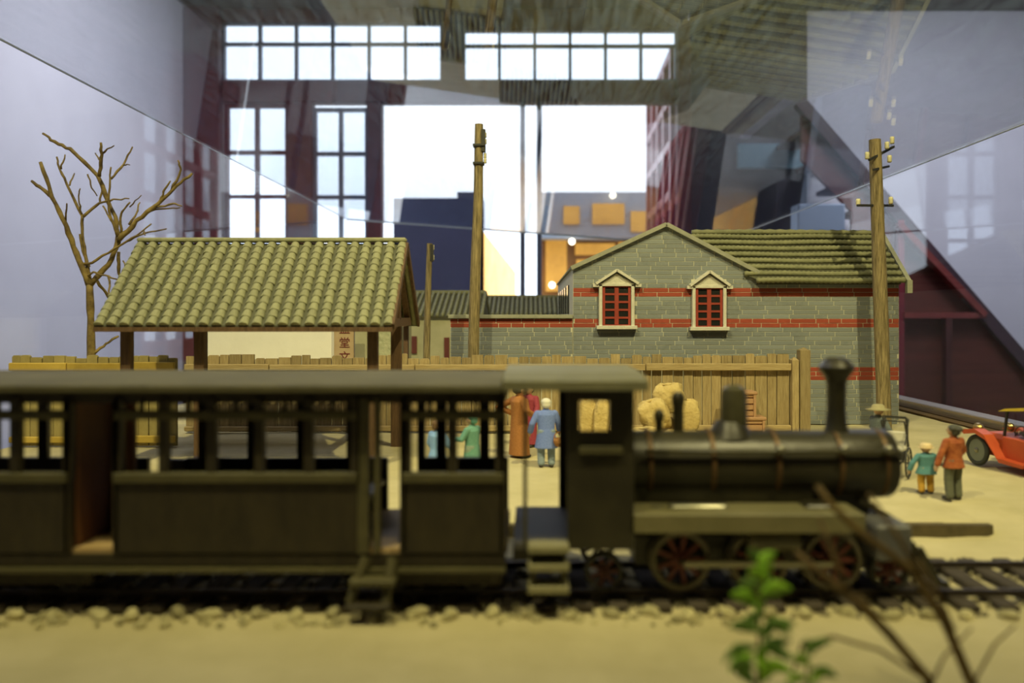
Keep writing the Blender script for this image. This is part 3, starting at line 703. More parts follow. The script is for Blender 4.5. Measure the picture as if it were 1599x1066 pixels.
MB().box(CX0, CX1, YN + .002, YN + .014, cz(884), cz(866)).box(CX0, CX1, YFa - .014, YFa - .002, cz(884), cz(866)).build('sole_bar', cw, coach)
MB().box(CX0, CX1, YN - .006, YN + .004, cz(892), cz(886)).build('foot_rail', ctrim, coach)
MB().box(CX0, CX1, TY - .03, TY + .03, cz(890), cz(868)).build('underframe', cw, coach)
segs = [(CX0 * KC + VX, 106, [-640, -560, -480, -400, -320, -240, -160, -80, -45, 22, 104]), (178, 558, [182, 254, 329, 404, 481, 554]), (628, 786, [634, 706, 780])]
for a, b, posts in segs:
    X0, X1 = cx(a), cx(b)
    MB().box(X0, X1, YN, YN + .008, cz(864), cz(752)).build('side_panel', cw, coach, bevel=.001)
    MB().box(X0, X1, YN - .004, YN + .01, cz(753), cz(738)).build('window_sill', ctrim, coach, bevel=.001)
    MB().box(X0, X1, YN - .002, YN + .008, cz(655), cz(641)).build('window_rail', ctrim, coach, bevel=.001)
    for p in posts:
        if p < a - 2 and p > 0: continue
        MB().box(cx(p - 7), cx(p + 7), YN, YN + .010, cz(753), .212).build('window_post', cw, coach)
    for p, q in zip(posts, posts[1:]):
        if q - p > 50: MB().box(cx((p + q) / 2 - 3), cx((p + q) / 2 + 3), YN + .002, YN + .007, cz(641), .212).build('mullion', cw, coach)
    # far side, with lower panels
    MB().box(X0, X1, YFa - .008, YFa, cz(864), .119).build('far_panel', cw, coach)
    xq = X0 + .015
    while xq < X1 - .02:
        MB().box(xq, xq + .012, YFa - .008, YFa, .119, .212).build('far_post', cw, coach); xq += .063 if b != 786 else .055
for (a, b) in ((558, 575), (584, 592), (624, 634), (100, 108), (176, 184), (781, 789)):
    MB().box(cx(a), cx(b), YN, YN + .012, cz(864), .212).build('door_post', ctrim if a in (558, 584) else cw, coach)
MB().box(cx(108), cx(112), YN + .012, YN + .10, cz(858), .212).build('sliding_door', brownw, coach)
MB().box(cx(112), cx(142), YN + .095, YN + .102, cz(858), .212).build('door_leaf', brownw, coach)
MB().box(cx(150), cx(182), YFa - .02, YFa - .008, cz(858), .119).build('far_panel', cw, coach)
MB().bar((cx(622), YFa - .006, cz(858)), (cx(622), YFa - .006, .212), .009, .009).build('far_post', cw, coach)
for a in (215, 290, 365, 440, 515, 660, 740):     # bench backs
    MB().box(cx(a), cx(a) + .006, YN + .02, YFa - .02, cz(858), .105).box(cx(a) - .022, cx(a) + .028, YN + .02, YFa - .02, cz(805), cz(798)).build('bench', cw, coach)
f = MB()
for a, b in ((573, 552), (615, 606)): f.bar((cx(a), YN - .004, cz(868)), (cx(b), YN - .018, cz(932)), .009, .006)
st_ = f.build('step_frame', ctrim, coach)
MB().box(cx(552), cx(622), YN - .024, YN - .004, cz(905), cz(895)).build('step_tread', ctrim, st_, bevel=.001)
MB().box(cx(548), cx(616), YN - .030, YN - .010, cz(938), cz(930)).build('step_tread', cw, st_, bevel=.001)
def wheel(parent, X, Y, r, m, tm_, spokes=8, name='wheel', w_=.012):
    z = RT + r
    pr = [(r * .84, 0), (r * 1.06, 0), (r * 1.06, .0025), (r, .003), (r, w_), (r * .84, w_)]
    if Y < TY: pr = [(a, w_ - b) for a, b in pr]
    t = MB().lathe(pr + [pr[0]], (X, Y - w_ if Y < TY else Y, z), 'y', 28); t.f = t.f[:-2]
    o = t.build(name, tm_, parent, auto=True)
    s = MB(); yc = Y - w_ / 2 if Y < TY else Y + w_ / 2
    s.lathe([(r * .05, -w_ * .6), (r * .22, -w_ * .6), (r * .22, w_ * .6), (r * .05, w_ * .6)], (X, yc, z), 'y', 14)
    for i in range(spokes):
        a = 2 * math.pi * i / spokes
        s.bar((X, yc, z), (X + math.cos(a) * r * .86, yc, z + math.sin(a) * r * .86), r * .16, .005, up=(0,1,0))
    s.build('spokes', m, o)
    MB().lathe([(r * .03, -.002), (r * .12, 0), (r * .12, .004)], (X, (Y - w_ - .003) if Y < TY else Y + w_, z), 'y', 10).build('hub_cap', railmm, o)
wred = mat('dark_red_wheel', (.10,.016,.010), (.15,.03,.018), 30, .5)
tyre = mat('wheel_tyre_steel', (.10,.09,.06), (.16,.14,.10), 30, .4, metal=.5)
for bx_ in (cx(10), cx(672)):
    for s_ in (-.045, .045):
        for yy in (TY - .045, TY + .045): wheel(coach, bx_ + s_, yy, .020, iron, iron, 6)
    MB().box(bx_ - .075, bx_ + .075, TY - .066, TY - .058, .006, .030).build('bogie_frame', cw, coach, bevel=.002)
    MB().box(bx_ - .075, bx_ + .075, TY + .058, TY + .066, .006, .030).build('bogie_frame', cw, coach, bevel=.002)
    MB().box(bx_ - .02, bx_ + .02, TY - .062, TY + .062, .012, .032).build('bolster', cw, coach)

# ================================================================ LOCOMOTIVE
loco = thing('steam_locomotive', 'black steam locomotive with red spoked wheels and tall chimney', 'locomotive', (.22, TY, RT))
lk = mat('sooty_black_paint', (.018,.016,.008), (.036,.031,.015), 25, .38, .15, 60)
lk2 = mat('worn_olive_black', (.05,.046,.022), (.085,.078,.040), 25, .35, .15)
KB = F / TY
def lx(x): return (x - VX) / KB
def lz(y): return H + (VY - y) / KB
rb = .0375; zb = lz(722)
MB().lathe([(rb * .3, lx(985)), (rb, lx(985)), (rb, lx(1368)), (rb * .97, lx(1374))], (0, TY, zb), 'x', 40).build('boiler', lk, loco, auto=True)
MB().lathe([(rb * 1.05, lx(1296)), (rb * 1.05, lx(1380)), (rb * .98, lx(1386)), (rb * .55, lx(1393)), (rb * .1, lx(1395))], (0, TY, zb), 'x', 40).build('smokebox', lk, loco, auto=True)
MB().lathe([(.004, lx(1393)), (.006, lx(1395)), (.003, lx(1404)), (.001, lx(1405))], (0, TY, zb), 'x', 12).build('door_dart', lk2, loco)
for a in (1010, 1105, 1203, 1298, 1366):
    MB().lathe([(rb, lx(a) - .003), (rb * 1.06, lx(a) - .002), (rb * 1.06, lx(a) + .002), (rb, lx(a) + .003)], (0, TY, zb), 'x', 40).build('boiler_band', mat('rusty_band', (.10,.055,.02), (.14,.08,.03), 30, .5, metal=.3), loco, auto=True)
hy, hz_ = TY - rb * .93, zb + rb * .52
MB().tube([(lx(1000), hy - .006, hz_), (lx(1385), hy - .006, hz_)], .0022, 8).build('handrail', lk2, loco, smooth=True)
for a in (1203, 1298, 1364): MB().ell((lx(a), hy - .006, hz_ + .002), (.0055, .0055, .0055), 8).build('handrail_knob', mat('dull_steel', (.30,.29,.22), None, 10, .3, metal=.8), loco, smooth=True)
MB().lathe([(.0155, zb + rb * .8), (.0152, lz(640)), (.0148, lz(618)), (.013, lz(607)), (.008, lz(602)), (.001, lz(600))], (lx(1146), TY, 0), 'z', 24).build('steam_dome', lk2, loco, auto=True)
MB().lathe([(.027, zb + rb * .80), (.021, zb + rb * 1.08), (.0155, zb + rb * 1.30)], (lx(1140), TY, 0), 'z', 24).build('dome_skirt', lk, loco, auto=True)
MB().lathe([(.017, zb + rb * .85), (.0125, zb + rb * 1.12), (.0108, lz(640)), (.0112, lz(598)), (.014, lz(588)), (.0200, lz(578)), (.0205, lz(572)), (.014, lz(562)), (.009, lz(558))], (lx(1306), TY, 0), 'z', 28).build('chimney', lk, loco, auto=True)
MB().lathe([(.0065, zb + rb * .9), (.0065, lz(633)), (.0078, lz(630)), (.0078, lz(618)), (.005, lz(612))], (lx(1059), TY, 0), 'z', 14).build('safety_valve', lk, loco, auto=True)
MB().lathe([(.0045, zb + rb * .9), (.0045, lz(658)), (.006, lz(655)), (.006, lz(645)), (.003, lz(639))], (lx(1029), TY, 0), 'z', 14).build('whistle', lk, loco, auto=True)
MB().box(lx(985), lx(1255), TY - .03, TY + .03, .035, zb - rb * .4).build('firebox', lk, loco)
MB().box(lx(985), lx(1395), TY - .036, TY + .036, .020, .052).build('main_frame', lk, loco)
MB().box(lx(1255), lx(1345), TY - .022, TY + .022, .05, zb - rb * .8).build('saddle', lk, loco)
MB().box(cx(985), cx(1352), YN, TY - .040, cz(833), cz(803)).box(cx(985), cx(1352), TY + .040, YFa, cz(833), cz(803)).build('running_board', mat('running_board_paint', (.13,.12,.055), (.19,.17,.085), 16, .5, .2), loco, bevel=.001)
D = .91
MB().cap((px(1050, D), D, pz(795, D)), (px(1130, D), D, pz(795, D)), .0068, .0068).build('air_cylinder', mat('dull_steel', (.30,.29,.22)), loco, smooth=True)
MB().cap((px(1020, D), D, pz(796, D)), (px(1030, D), D, pz(796, D)), .005, .005).build('valve', lk2, loco, smooth=True)
MB().box(px(1255, D), px(1296, D), D - .01, D + .02, pz(806, D), pz(786, D)).build('sand_box', lk, loco, bevel=.002)
for X_ in (px(1063, .915), px(1185, .915), px(1300, .915)):
    for yy in (TY - .045, TY + .045): wheel(loco, X_, yy, .0325, wred, tyre, 9, 'driving_wheel')
wheel_x = ((943, .020), (1390, .022))
for a, r_ in wheel_x:
    for yy in (TY - .045, TY + .045): wheel(loco, px(a, .915), yy, r_, wred, iron, 7, 'small_wheel')
MB().box(px(1068, .90), px(1300, .90), .897, .903, .028, .034).build('coupling_rod', mat('dull_steel', (.30,.29,.22)), loco)
MB().lathe([(.004, 0), (.015, 0), (.015, .055), (.004, .055)], (px(1165, .905), .905, .058), 'x', 18).build('steam_cylinder', lk2, loco, auto=True)
MB().box(px(1345, .93), px(1400, .93), .89, 1.05, .036, .075).build('buffer_beam', mat('grey_beam', (.08,.08,.085), (.12,.12,.12), 20, .5), loco, bevel=.003)
for yy in (TY - .03, TY + .03):
    MB().bar((px(1328, TY), yy, pz(772, TY)), (px(1372, TY), yy, .072), .004, .006).build('front_stay', lk, loco)
for i in range(7):
    yy = TY - .06 + i * .02
    MB().bar((px(1398, TY), yy, .046), (px(1440, TY) - abs(i - 3) * .003, yy, .006), .005, .006).build('pilot_bar', lk, loco)
MB().bar((px(1436, TY), TY - .062, .006), (px(1436, TY), TY + .062, .006), .007, .007).build('pilot_foot', lk, loco)
# cab
cab = mat('cab_black_green', (.018,.015,.007), (.034,.029,.013), 22, .5, .25)
MB().prism([(.852, .2225), (.852, .233), (.90, .2385), (1.04, .2385), (1.088, .233), (1.088, .2225)], cx(786), cx(1008), axis='x').build('cab_roof', mat('cab_roof_paint', (.15,.145,.08), (.21,.20,.12), 14, .6, .2), loco, bevel=.0008)
for yy, s_ in ((YN, 1), (YFa - .008, 0)):
    sill = cz(674) if s_ else .128
    m_ = MB().box(cx(886), cx(990), yy, yy + .008, cz(858), sill).box(cx(886), cx(904), yy, yy + .008, sill, .2225).box(cx(952 if s_ else 980), cx(990), yy, yy + .008, sill, .2225)
    if s_: m_.box(cx(904), cx(952), yy, yy + .008, cz(626), .2225)
    m_.build('cab_side' if s_ else 'cab_far_side', cab, loco)
MB().box(cx(904), cx(972), YN - .005, YN + .002, cz(708), cz(696)).build('window_ledge', ctrim, loco, bevel=.001)
MB().box(cx(980), cx(988), YN + .008, YFa - .008, cz(858), cz(690)).box(cx(980), cx(988), YN + .008, YN + .03, cz(690), .2225).box(cx(980), cx(988), YFa - .03, YFa - .008, cz(690), .2225).build('cab_front', cab, loco)
MB().box(cx(801), cx(990), YN + .010, YFa - .01, cz(862), cz(852)).build('cab_floor', mat('grey_deck', (.05,.048,.042), (.075,.07,.06), 20, .6), loco)
MB().box(cx(882), cx(888), YFa - .012, YFa - .006, cz(858), .2225).build('rear_post', lk, loco)
MB().tube([(cx(820), YN, cz(852)), (cx(820), YN, .223)], .0022, 8).build('grab_rail', lk2, loco)
f = MB()
for a in (832, 880): f.bar((cx(a), YN + .004, cz(852)), (cx(a), YN - .010, cz(915)), .006, .006)
st_ = f.build('cab_steps', ctrim, loco)
for y in (852, 880, 914): MB().box(cx(824), cx(888), YN - .018, YN + .01, cz(y + 5), cz(y - 6)).build('step_tread', mat('step_olive', (.20,.19,.10), (.27,.25,.14), 20, .7), st_, bevel=.001)
MB().box(cx(800), cx(886), YN + .02, YFa - .02, cz(884), cz(862)).build('drawbar', lk, loco)

# ================================================================ PEOPLE
skin = mat('painted_skin', (.52,.33,.19), (.58,.38,.23), 20, .6)
hairm = mat('dark_hair', (.035,.032,.026), (.06,.055,.045), 30, .6)
eyem = mat('eye_dark', (.02,.015,.012), None, 5, .3)
shoem = mat('dark_shoe', (.035,.03,.025), (.05,.045,.04), 30, .7)
def person(label, loc, yaw, height, coat, hem=.8, trouser=None, arms=None, head='hair', headm=None, flare=1.0, legs=None, shoes=True, lean=0, bulk=1.22, hs=1.12):
    def big(m_, z0=1.49):
        m_.v = [((v[0] * hs, v[1] * hs, z0 + (v[2] - z0) * hs) if v[2] > z0 + .005 and abs(v[0]) < .3 else tuple(v)) for v in m_.v]; return m_
    t = thing('person', label, 'person', loc, yaw, height / 1.72); t.scale = (height / 1.72 * bulk, height / 1.72 * bulk, height / 1.72)
    hx_, hy_ = 0, lean * .5
    if arms is None: arms = ((( .26, .0, 1.15), (.27, .08, .92)), ((-.26, .0, 1.15), (-.27, .08, .92)))
    if legs is None: legs = (((.10, 0, .88), (.11, .02, .48), (.11, -.01, .09)), ((-.10, 0, .88), (-.11, .02, .48), (-.11, -.01, .09)))
    b = MB(); sh = lean * .4
    b.cap((-.06, 0, .92), (.06, 0, .92), .115, .115).cap((0, 0, .95), (0, sh, 1.28), .11, .105).cap((-.13, sh, 1.37), (.13, sh, 1.37), .058, .058)
    b.cap((0, sh, 1.40), (0, hy_ + .01, 1.54), .055, .052)
    b.ell((0, hy_ + .015, 1.605), (.082, .10, .118), 12).ell((0, hy_ + .045, 1.545), (.055, .058, .045), 10)
    b.cap((0, hy_ + .112, 1.615), (0, hy_ + .128, 1.585), .012, .017)
    for s in (-1, 1): b.ell((s * .085, hy_ + .0, 1.60), (.014, .025, .034), 8)
    big(b)
    for (el, ha), s in zip(arms, (1, -1)):
        S = Vector((s * .19, sh, 1.39)); el, ha = Vector(el), Vector(ha)
        b.cap(S, el, .052, .042).cap(el, ha, .042, .030)
        d = (ha - el).normalized(); side = Vector((0, 1, 0)); side = (side - d * side.dot(d)).normalized(); nrm = d.cross(side)
        pc = ha + d * .05
        b.cap(ha, pc, .030, .034).cap(ha + side * .02, pc + side * .02, .022, .022).cap(ha - side * .02, pc - side * .02, .022, .022)
        for i, (o_, L_) in enumerate(((-.036, .062), (-.012, .075), (.012, .080), (.036, .070))):
            base = pc + side * o_ * .95 + d * .022; mid = base + d * L_ * .5 + nrm * -.006 * s; tip = mid + d * L_ * .4 - nrm * .022 * s
            b.cap(base, mid, .0105, .010, 8).cap(mid, tip, .010, .008, 8)
        tb = ha + d * .02 + side * .035; tm_ = tb + d * .035 + side * .022; b.cap(tb, tm_, .013, .011, 8).cap(tm_, tm_ + d * .03 - nrm * .012 * s, .011, .009, 8)
    for (h_, k_, a_), s in zip(legs, (1, -1)):
        b.cap(h_, k_, .085, .060).cap(k_, a_, .058, .040).cap((a_[0], a_[1], a_[2] - .045), (a_[0], a_[1] + .13, a_[2] - .055), .04, .034)
    body = b.build('body', skin, t, local=True, remesh=.0095)
    c = MB(); zh = hem
    secs = [(1.465, .075, .07, 0, sh), (1.44, .16, .10, 0, sh), (1.35, .21, .14, 0, sh * .9), (1.15, .19, .135, 0, sh * .5), (1.0, .18, .135, 0, sh * .2)]
    if zh < .95:
        n = 5
        for i in range(1, n + 1): u = i / n; secs.append((1.0 + (zh - 1.0) * u, (.18 + (.045 * flare + .04 * flare * (1 - zh)) * u), (.135 + (.035 * flare + .04 * flare * (1 - zh)) * u), 0, 0))
    c.loft(secs[::-1])
    for (el, ha), s in zip(arms, (1, -1)):
        S = Vector((s * .18, sh, 1.385)); el, ha = Vector(el), Vector(ha)
        c.cap(S, el, .078, .066).cap(el, el.lerp(ha, .86), .066, .064)
    c.cap((0, sh, 1.42), (0, hy_ * .6 + sh * .4, 1.475), .075, .068)
    c.build('coat', coat, t, local=True, remesh=.012)
    if trouser:
        q = MB()
        for (h_, k_, a_) in legs:
            h_, k_, a_ = Vector(h_), Vector(k_), Vector(a_)
            q.cap(h_, k_, .105, .085).cap(k_, a_ + Vector((0, 0, .02)), .085, .078)
        q.cap((-.06, 0, .92), (.06, 0, .92), .135, .135)
        q.build('trousers', trouser, t, local=True, remesh=.012)
    if shoes:
        for (h_, k_, a_) in legs: MB().cap((a_[0], a_[1] - .02, a_[2] - .045), (a_[0], a_[1] + .14, a_[2] - .05), .046, .042).build('shoe', shoem, t, local=True, smooth=True)
    hm = headm or hairm; hc = (0, hy_ + .0, 1.64)
    if head in ('hair', 'bun'):
        m_ = MB().ell((0, hy_ - .008, 1.645), (.097, .108, .098), 12)
        m_.ell((0, hy_ - .045, 1.59), (.085, .07, .09), 10)
        if head == 'bun': m_.ell((0, hy_ - .13, 1.65), (.055, .05, .055), 10).ell((.07, hy_ - .04, 1.66), (.05, .07, .06), 8).ell((-.07, hy_ - .04, 1.66), (.05, .07, .06), 8)
        # keep the face clear
        m_.v = [(v[0], min(v[1], hy_ + .075 if v[2] > 1.66 else hy_ + .02), v[2]) for v in m_.v]
        big(m_).build('hair', hm, t, local=True, remesh=.011)
    elif head == 'cap':
        big(MB().lathe([(.10, 1.62), (.106, 1.64), (.104, 1.69), (.07, 1.735), (.01, 1.75)], (0, hy_, 0), 'z', 20).lathe([(.135, 1.615), (.14, 1.625), (.10, 1.64)], (0, hy_, 0), 'z', 20)).build('cap', hm, t, local=True, smooth=True)
    elif head == 'skullcap':
        big(MB().ell((0, hy_ - .02, 1.61), (.092, .09, .095), 10)).build('hair', hairm, t, local=True, smooth=True)
        big(MB().lathe([(.096, 1.65), (.10, 1.66), (.09, 1.71), (.05, 1.745), (.012, 1.755), (.014, 1.77), (.002, 1.78)], (0, hy_, 0), 'z', 18)).build('skullcap', hm, t, local=True, smooth=True)
    elif head == 'brim':
        big(MB().lathe([(.24, 1.625), (.25, 1.635), (.13, 1.665), (.125, 1.72), (.09, 1.755), (.01, 1.765)], (0, hy_, 0), 'z', 24)).build('hat', hm, t, local=True, smooth=True)
    for s in (-1, 1): big(MB().ell((s * .034, hy_ + .108, 1.613), (.012, .008, .009), 8)).build('eye', eyem, t, local=True, smooth=True)
    big(MB().cap((-.022, hy_ + .098, 1.548), (.022, hy_ + .098, 1.548), .006, .006, 8)).build('mouth', mat('lip', (.35,.12,.09), None, 5, .5), t, local=True)
    return t
def at(x, y): D = F * H / (y - VY); return (px(x, D), D, 0)
orange = mat('orange_brown_robe', (.34,.135,.035), (.46,.20,.06), 35, .8, .3)
blue = mat('soft_blue_gown', (.13,.20,.56), (.20,.29,.70), 35, .8, .3)
teal_j = mat('teal_jacket', (.06,.20,.23), (.12,.30,.32), 45, .8, .3)
rust = mat('rust_jacket', (.26,.055,.015), (.46,.14,.04), 9, .8, .3)
greyt = mat('grey_green_trousers', (.10,.11,.08), (.16,.17,.12), 45, .85, .3)
person('figure in a long orange brown robe and dark skullcap', at(811, 713), R(-62), .150, orange, .06, None,
       (((.30, -.02, 1.16), (.20, .16, 1.03)), ((-.34, -.24, 1.18), (-.20, .02, 1.00))), 'skullcap', bulk=1.4, flare=.55, headm=mat('grey_cap', (.10,.10,.09), (.16,.16,.14), 20, .7))
person('figure in a dark crimson gown partly behind the brown robed figure', at(826, 697), R(150), .138, mat('crimson_gown', (.26,.03,.05), (.34,.05,.08), 35, .8), .08, None,
       (((.28, .08, 1.15), (.2, .26, 1.12)), ((-.25, .05, 1.14), (-.26, .16, .95))), 'hair', flare=.4)
person('white haired figure in a blue gown carrying a basket', at(853, 729), R(8), .132, blue, .50, mat('pale_blue_trousers', (.20,.27,.36), (.28,.35,.42), 35, .8),
       (((.27, .06, 1.13), (.30, .14, .92)), ((-.30, .0, 1.12), (-.33, .10, .88))), 'hair', mat('white_hair', (.66,.64,.55), (.74,.72,.63), 40, .8), flare=1.1, lean=.08)
person('figure in a light blue coat seen through the coach window', (px(683, 1.46), 1.46, 0), R(-40), .113, mat('light_blue_coat', (.16,.38,.80), (.40,.60,.92), 60, .8), .75, mat('brick_red_trousers', (.36,.08,.03), (.44,.12,.05), 30, .8),
       (((.27, .06, 1.13), (.24, .24, .98)), ((-.27, .02, 1.13), (-.26, .14, .92))), 'hair', mat('brown_hair', (.12,.07,.03), (.18,.10,.05), 30, .7))
person('figure in a sea green gown seen through the coach window', (px(737, 1.50), 1.50, 0), R(60), .118, mat('sea_green_gown', (.10,.28,.22), (.18,.38,.30), 40, .8), .35, mat('pale_green_trousers', (.24,.32,.26), None, 30, .8),
       (((.28, .08, 1.14), (.20, .28, 1.14)), ((-.28, .08, 1.14), (-.18, .28, 1.12))), 'hair', mat('sea_green_scarf', (.10,.28,.22)))
person('child in a teal jacket and cream cap holding an adult by the hand', at(1446, 770), R(6), .080, teal_j, .72, mat('mustard_trousers', (.50,.28,.03), (.62,.36,.06), 40, .8),
       (((.34, .05, 1.12), (.46, .10, .98)), ((-.34, .0, 1.10), (-.38, .04, .84))), 'cap', mat('cream_cap', (.66,.52,.28), (.74,.60,.36), 20, .7), flare=1.3, bulk=1.55, hs=1.35)
person('adult in a rust red jacket holding a child by the hand', at(1489, 780), R(22), .119, rust, .76, greyt,
       (((.27, .02, 1.13), (.22, .16, .92)), ((-.30, .02, 1.10), (-.36, .06, .82))), 'bun', mat('grey_black_hair', (.05,.052,.042), (.085,.085,.07), 30, .7), flare=1.0)
person('figure in grey with a wide brimmed straw hat beside the rickshaw', (px(1371, 1.62), 1.62, 0), R(-75), .122, mat('slate_coat', (.09,.11,.12), (.16,.19,.19), 40, .8), .7, greyt,
       (((.28, .06, 1.14), (.26, .2, .96)), ((-.28, .06, 1.14), (-.26, .2, .96))), 'brim', mat('straw_hat', (.30,.27,.14), (.40,.36,.20), 40, .8))
# basket
bk = thing('basket', 'small brown wicker basket carried by the blue gowned figure', 'basket', (px(873, 1.63), 1.63, pz(697, 1.63)))
wick = mat('brown_wicker', (.26,.11,.03), (.40,.19,.06), 90, .8, .5, 200)
MB().lathe([(.005, .0), (.0085, .002), (.0115, .010), (.0105, .0165), (.0088, .0165), (.0095, .010), (.006, .004)], (0,0,0), 'z', 16).build('bowl', wick, bk, local=True, smooth=True)
MB().tube([(.0098 * math.cos(a), 0, .0160 + .012 * math.sin(a)) for a in (math.pi * i / 10 for i in range(11))], .0011, 6).build('handle', wick, bk, local=True)
# rickshaw
rk = thing('rickshaw', 'black two wheeled rickshaw standing by the pole', 'rickshaw', (px(1397, 1.55), 1.55, 0), R(-35))
for s in (-1, 1):
    m_ = MB().tube([(s * .024, .027 * math.cos(a), .028 + .027 * math.sin(a)) for a in (2 * math.pi * i / 28 for i in range(28))], .0018, 6, closed=True)
    wv = m_.build('wheel', iron, rk, local=True)
    sp = MB()
    for i in range(12): a = 2 * math.pi * i / 12; sp.bar((s * .024, 0, .028), (s * .024, .026 * math.cos(a), .028 + .026 * math.sin(a)), .0009, .0009)
    sp.build('spokes', iron, wv, local=True)
    MB().tube([(s * .018, -.01, .034), (s * .018, -.06, .030), (s * .014, -.125, .040)], .0016, 6).build('shaft', iron, rk, local=True)
MB().bar((-.024, 0, .028), (.024, 0, .028), .002, .002).build('axle', iron, rk, local=True)
MB().box(-.019, .019, -.02, .02, .034, .048).build('seat_box', iron, rk, local=True, bevel=.002)
MB().box(-.018, .018, -.018, .018, .048, .055).build('seat_cushion', mat('white_cover', (.6,.58,.48), (.68,.66,.56), 20, .8), rk, local=True, bevel=.002)
MB().box(-.019, .019, .016, .023, .05, .082).build('backrest', mat('white_cover', (.6,.58,.48)), rk, local=True, bevel=.002)
hd = MB()
for s in (-1, 1):
    for q in ((-.018, .105), (-.004, .112), (.012, .108)): hd.bar((s * .02, .018 - q[0] * .3, .055), (s * .02, q[0], q[1]), .0022, .0022)
    hd.bar((s * .02, -.012, .062), (s * .02, .022, .105), .0022, .0022)
hd.bar((-.02, -.018, .105), (.02, -.018, .105), .0022, .0022).bar((-.02, -.004, .112), (.02, -.004, .112), .0022, .0022).bar((-.02, .012, .108), (.02, .012, .108), .0022, .0022)
hd.build('hood_frame', iron, rk, local=True)

# ================================================================ SACKS AND CRATES
jute = mat('jute_sack', (.46,.34,.12), (.62,.49,.22), 45, .95, .9, 90, rnd=.08)
def sack(label, x, y, D, w_, h_, rot=0, seed=0):
    rx_, rz_ = w_ / 2 * D / F, h_ / 2 * D / F; m_ = MB().ell((0,0,0), (rx_, min(rx_, rz_) * .75, rz_), 14, .22, seed, .62)
    m_.ell((rx_ * .0, -min(rx_, rz_) * .1, rz_ * .97), (rx_ * .35, rx_ * .2, rz_ * .10), 8, .3, seed)
    c, s = math.cos(rot), math.sin(rot)
    X_, Z_ = px(x, D), pz(y, D); m_.v = [(X_ + v[0] * c - v[2] * s, D + v[1], Z_ + v[0] * s + v[2] * c) for v in m_.v]
    return tag(m_.build('sack', jute, smooth=True), label, 'sack', 'jute sacks stacked along the fence')
sack('jute sack on top of the pile beside the fence', 1044, 622, 1.98, 50, 46, .1, 1)
sack('slumped jute sack under the topmost sack of the pile', 1022, 648, 1.93, 46, 50, .35, 2)
sack('upright jute sack at the fence side of the pile', 1075, 653, 1.97, 32, 58, -.05, 3)
sack('jute sack lying at the foot of the pile', 1008, 682, 1.88, 58, 30, .1, 4)
sack('jute sack lying flat under the upright sack', 1068, 690, 1.90, 76, 34, -.08, 5)
sack('jute sack at the bottom core of the pile', 1040, 676, 2.02, 60, 48, 0, 9)
sack('plump jute sack seen through the cab window beside a narrower one', 918, 655, 1.95, 28, 68, .04, 6)
sack('narrow jute sack seen through the cab window', 939, 656, 1.93, 24, 66, -.05, 7)
crm = mat('pink_brown_crate', (.36,.20,.10), (.46,.28,.15), 30, .8, .3)
def crate(name, label, x0, x1, y0, D, dz0, slats):
    t = thing(name, label, 'crate', (px((x0 + x1) / 2, D), D, dz0))
    X0, X1 = px(x0, D), px(x1, D); z0, z1 = dz0, pz(y0, D); dp = .05
    MB().box(X0 + .002, X1 - .002, D + .002, D + dp - .002, z0, z1 - .002).build('box', crm, t)
    for i in range(slats): 
        a = z0 + (z1 - z0) * i / slats; MB().box(X0, X1, D - .002, D + .003, a + .002, z0 + (z1 - z0) * (i + 1) / slats - .002).build('slat', crm, t)
    MB().box(X0 - .004, X1 + .004, D - .006, D + dp, z1 - .008, z1).build('lid', crm, t, bevel=.002)
    for a in (X0, X1 - .006): MB().box(a, a + .006, D - .005, D + .002, z0, z1 - .008).build('batten', crm, t)
crate('wooden_crate', 'pinkish brown wooden crate standing on the ground behind the dome', 1142, 1194, 651, 2.03, 0, 3)
crate('wooden_crate', 'smaller pinkish brown crate stacked upon another crate', 1140, 1180, 611, 2.04, pz(651, 2.03), 4)

# ================================================================ CAR
car = thing('vintage_car', 'red vintage open car with yellow canvas top', 'car', (.955, 1.60, 0), R(11))
cr_ = mat('worn_red_paint', (.44,.065,.018), (.54,.10,.03), 20, .45, .1)
yel = mat('yellow_canvas', (.66,.48,.03), (.76,.58,.06), 20, .8, .2)
rub = mat('dark_rubber', (.03,.035,.028), (.05,.055,.045), 40, .8)
def cb(name, m, *boxes, bevel=.002):
    f_ = MB()
    for b_ in boxes: f_.box(*b_)
    return f_.build(name, m, car, local=True, bevel=bevel)
MB().prism([(-.11,.022),(.02,.022),(.02,.066),(-.02,.066),(-.055,.062),(-.11,.068)], -.042, .042, axis='x').build('body', cr_, car, local=True, bevel=.002)
MB().prism([(-.030,.022),(.030,.022),(.030,.058),(.020,.066),(-.020,.066),(-.030,.058)], .02, .085, axis='y').build('bonnet', cr_, car, local=True, bevel=.001)
cb('radiator', mat('brass', (.6,.42,.15)), (-.024,.024,.085,.090,.022,.062))
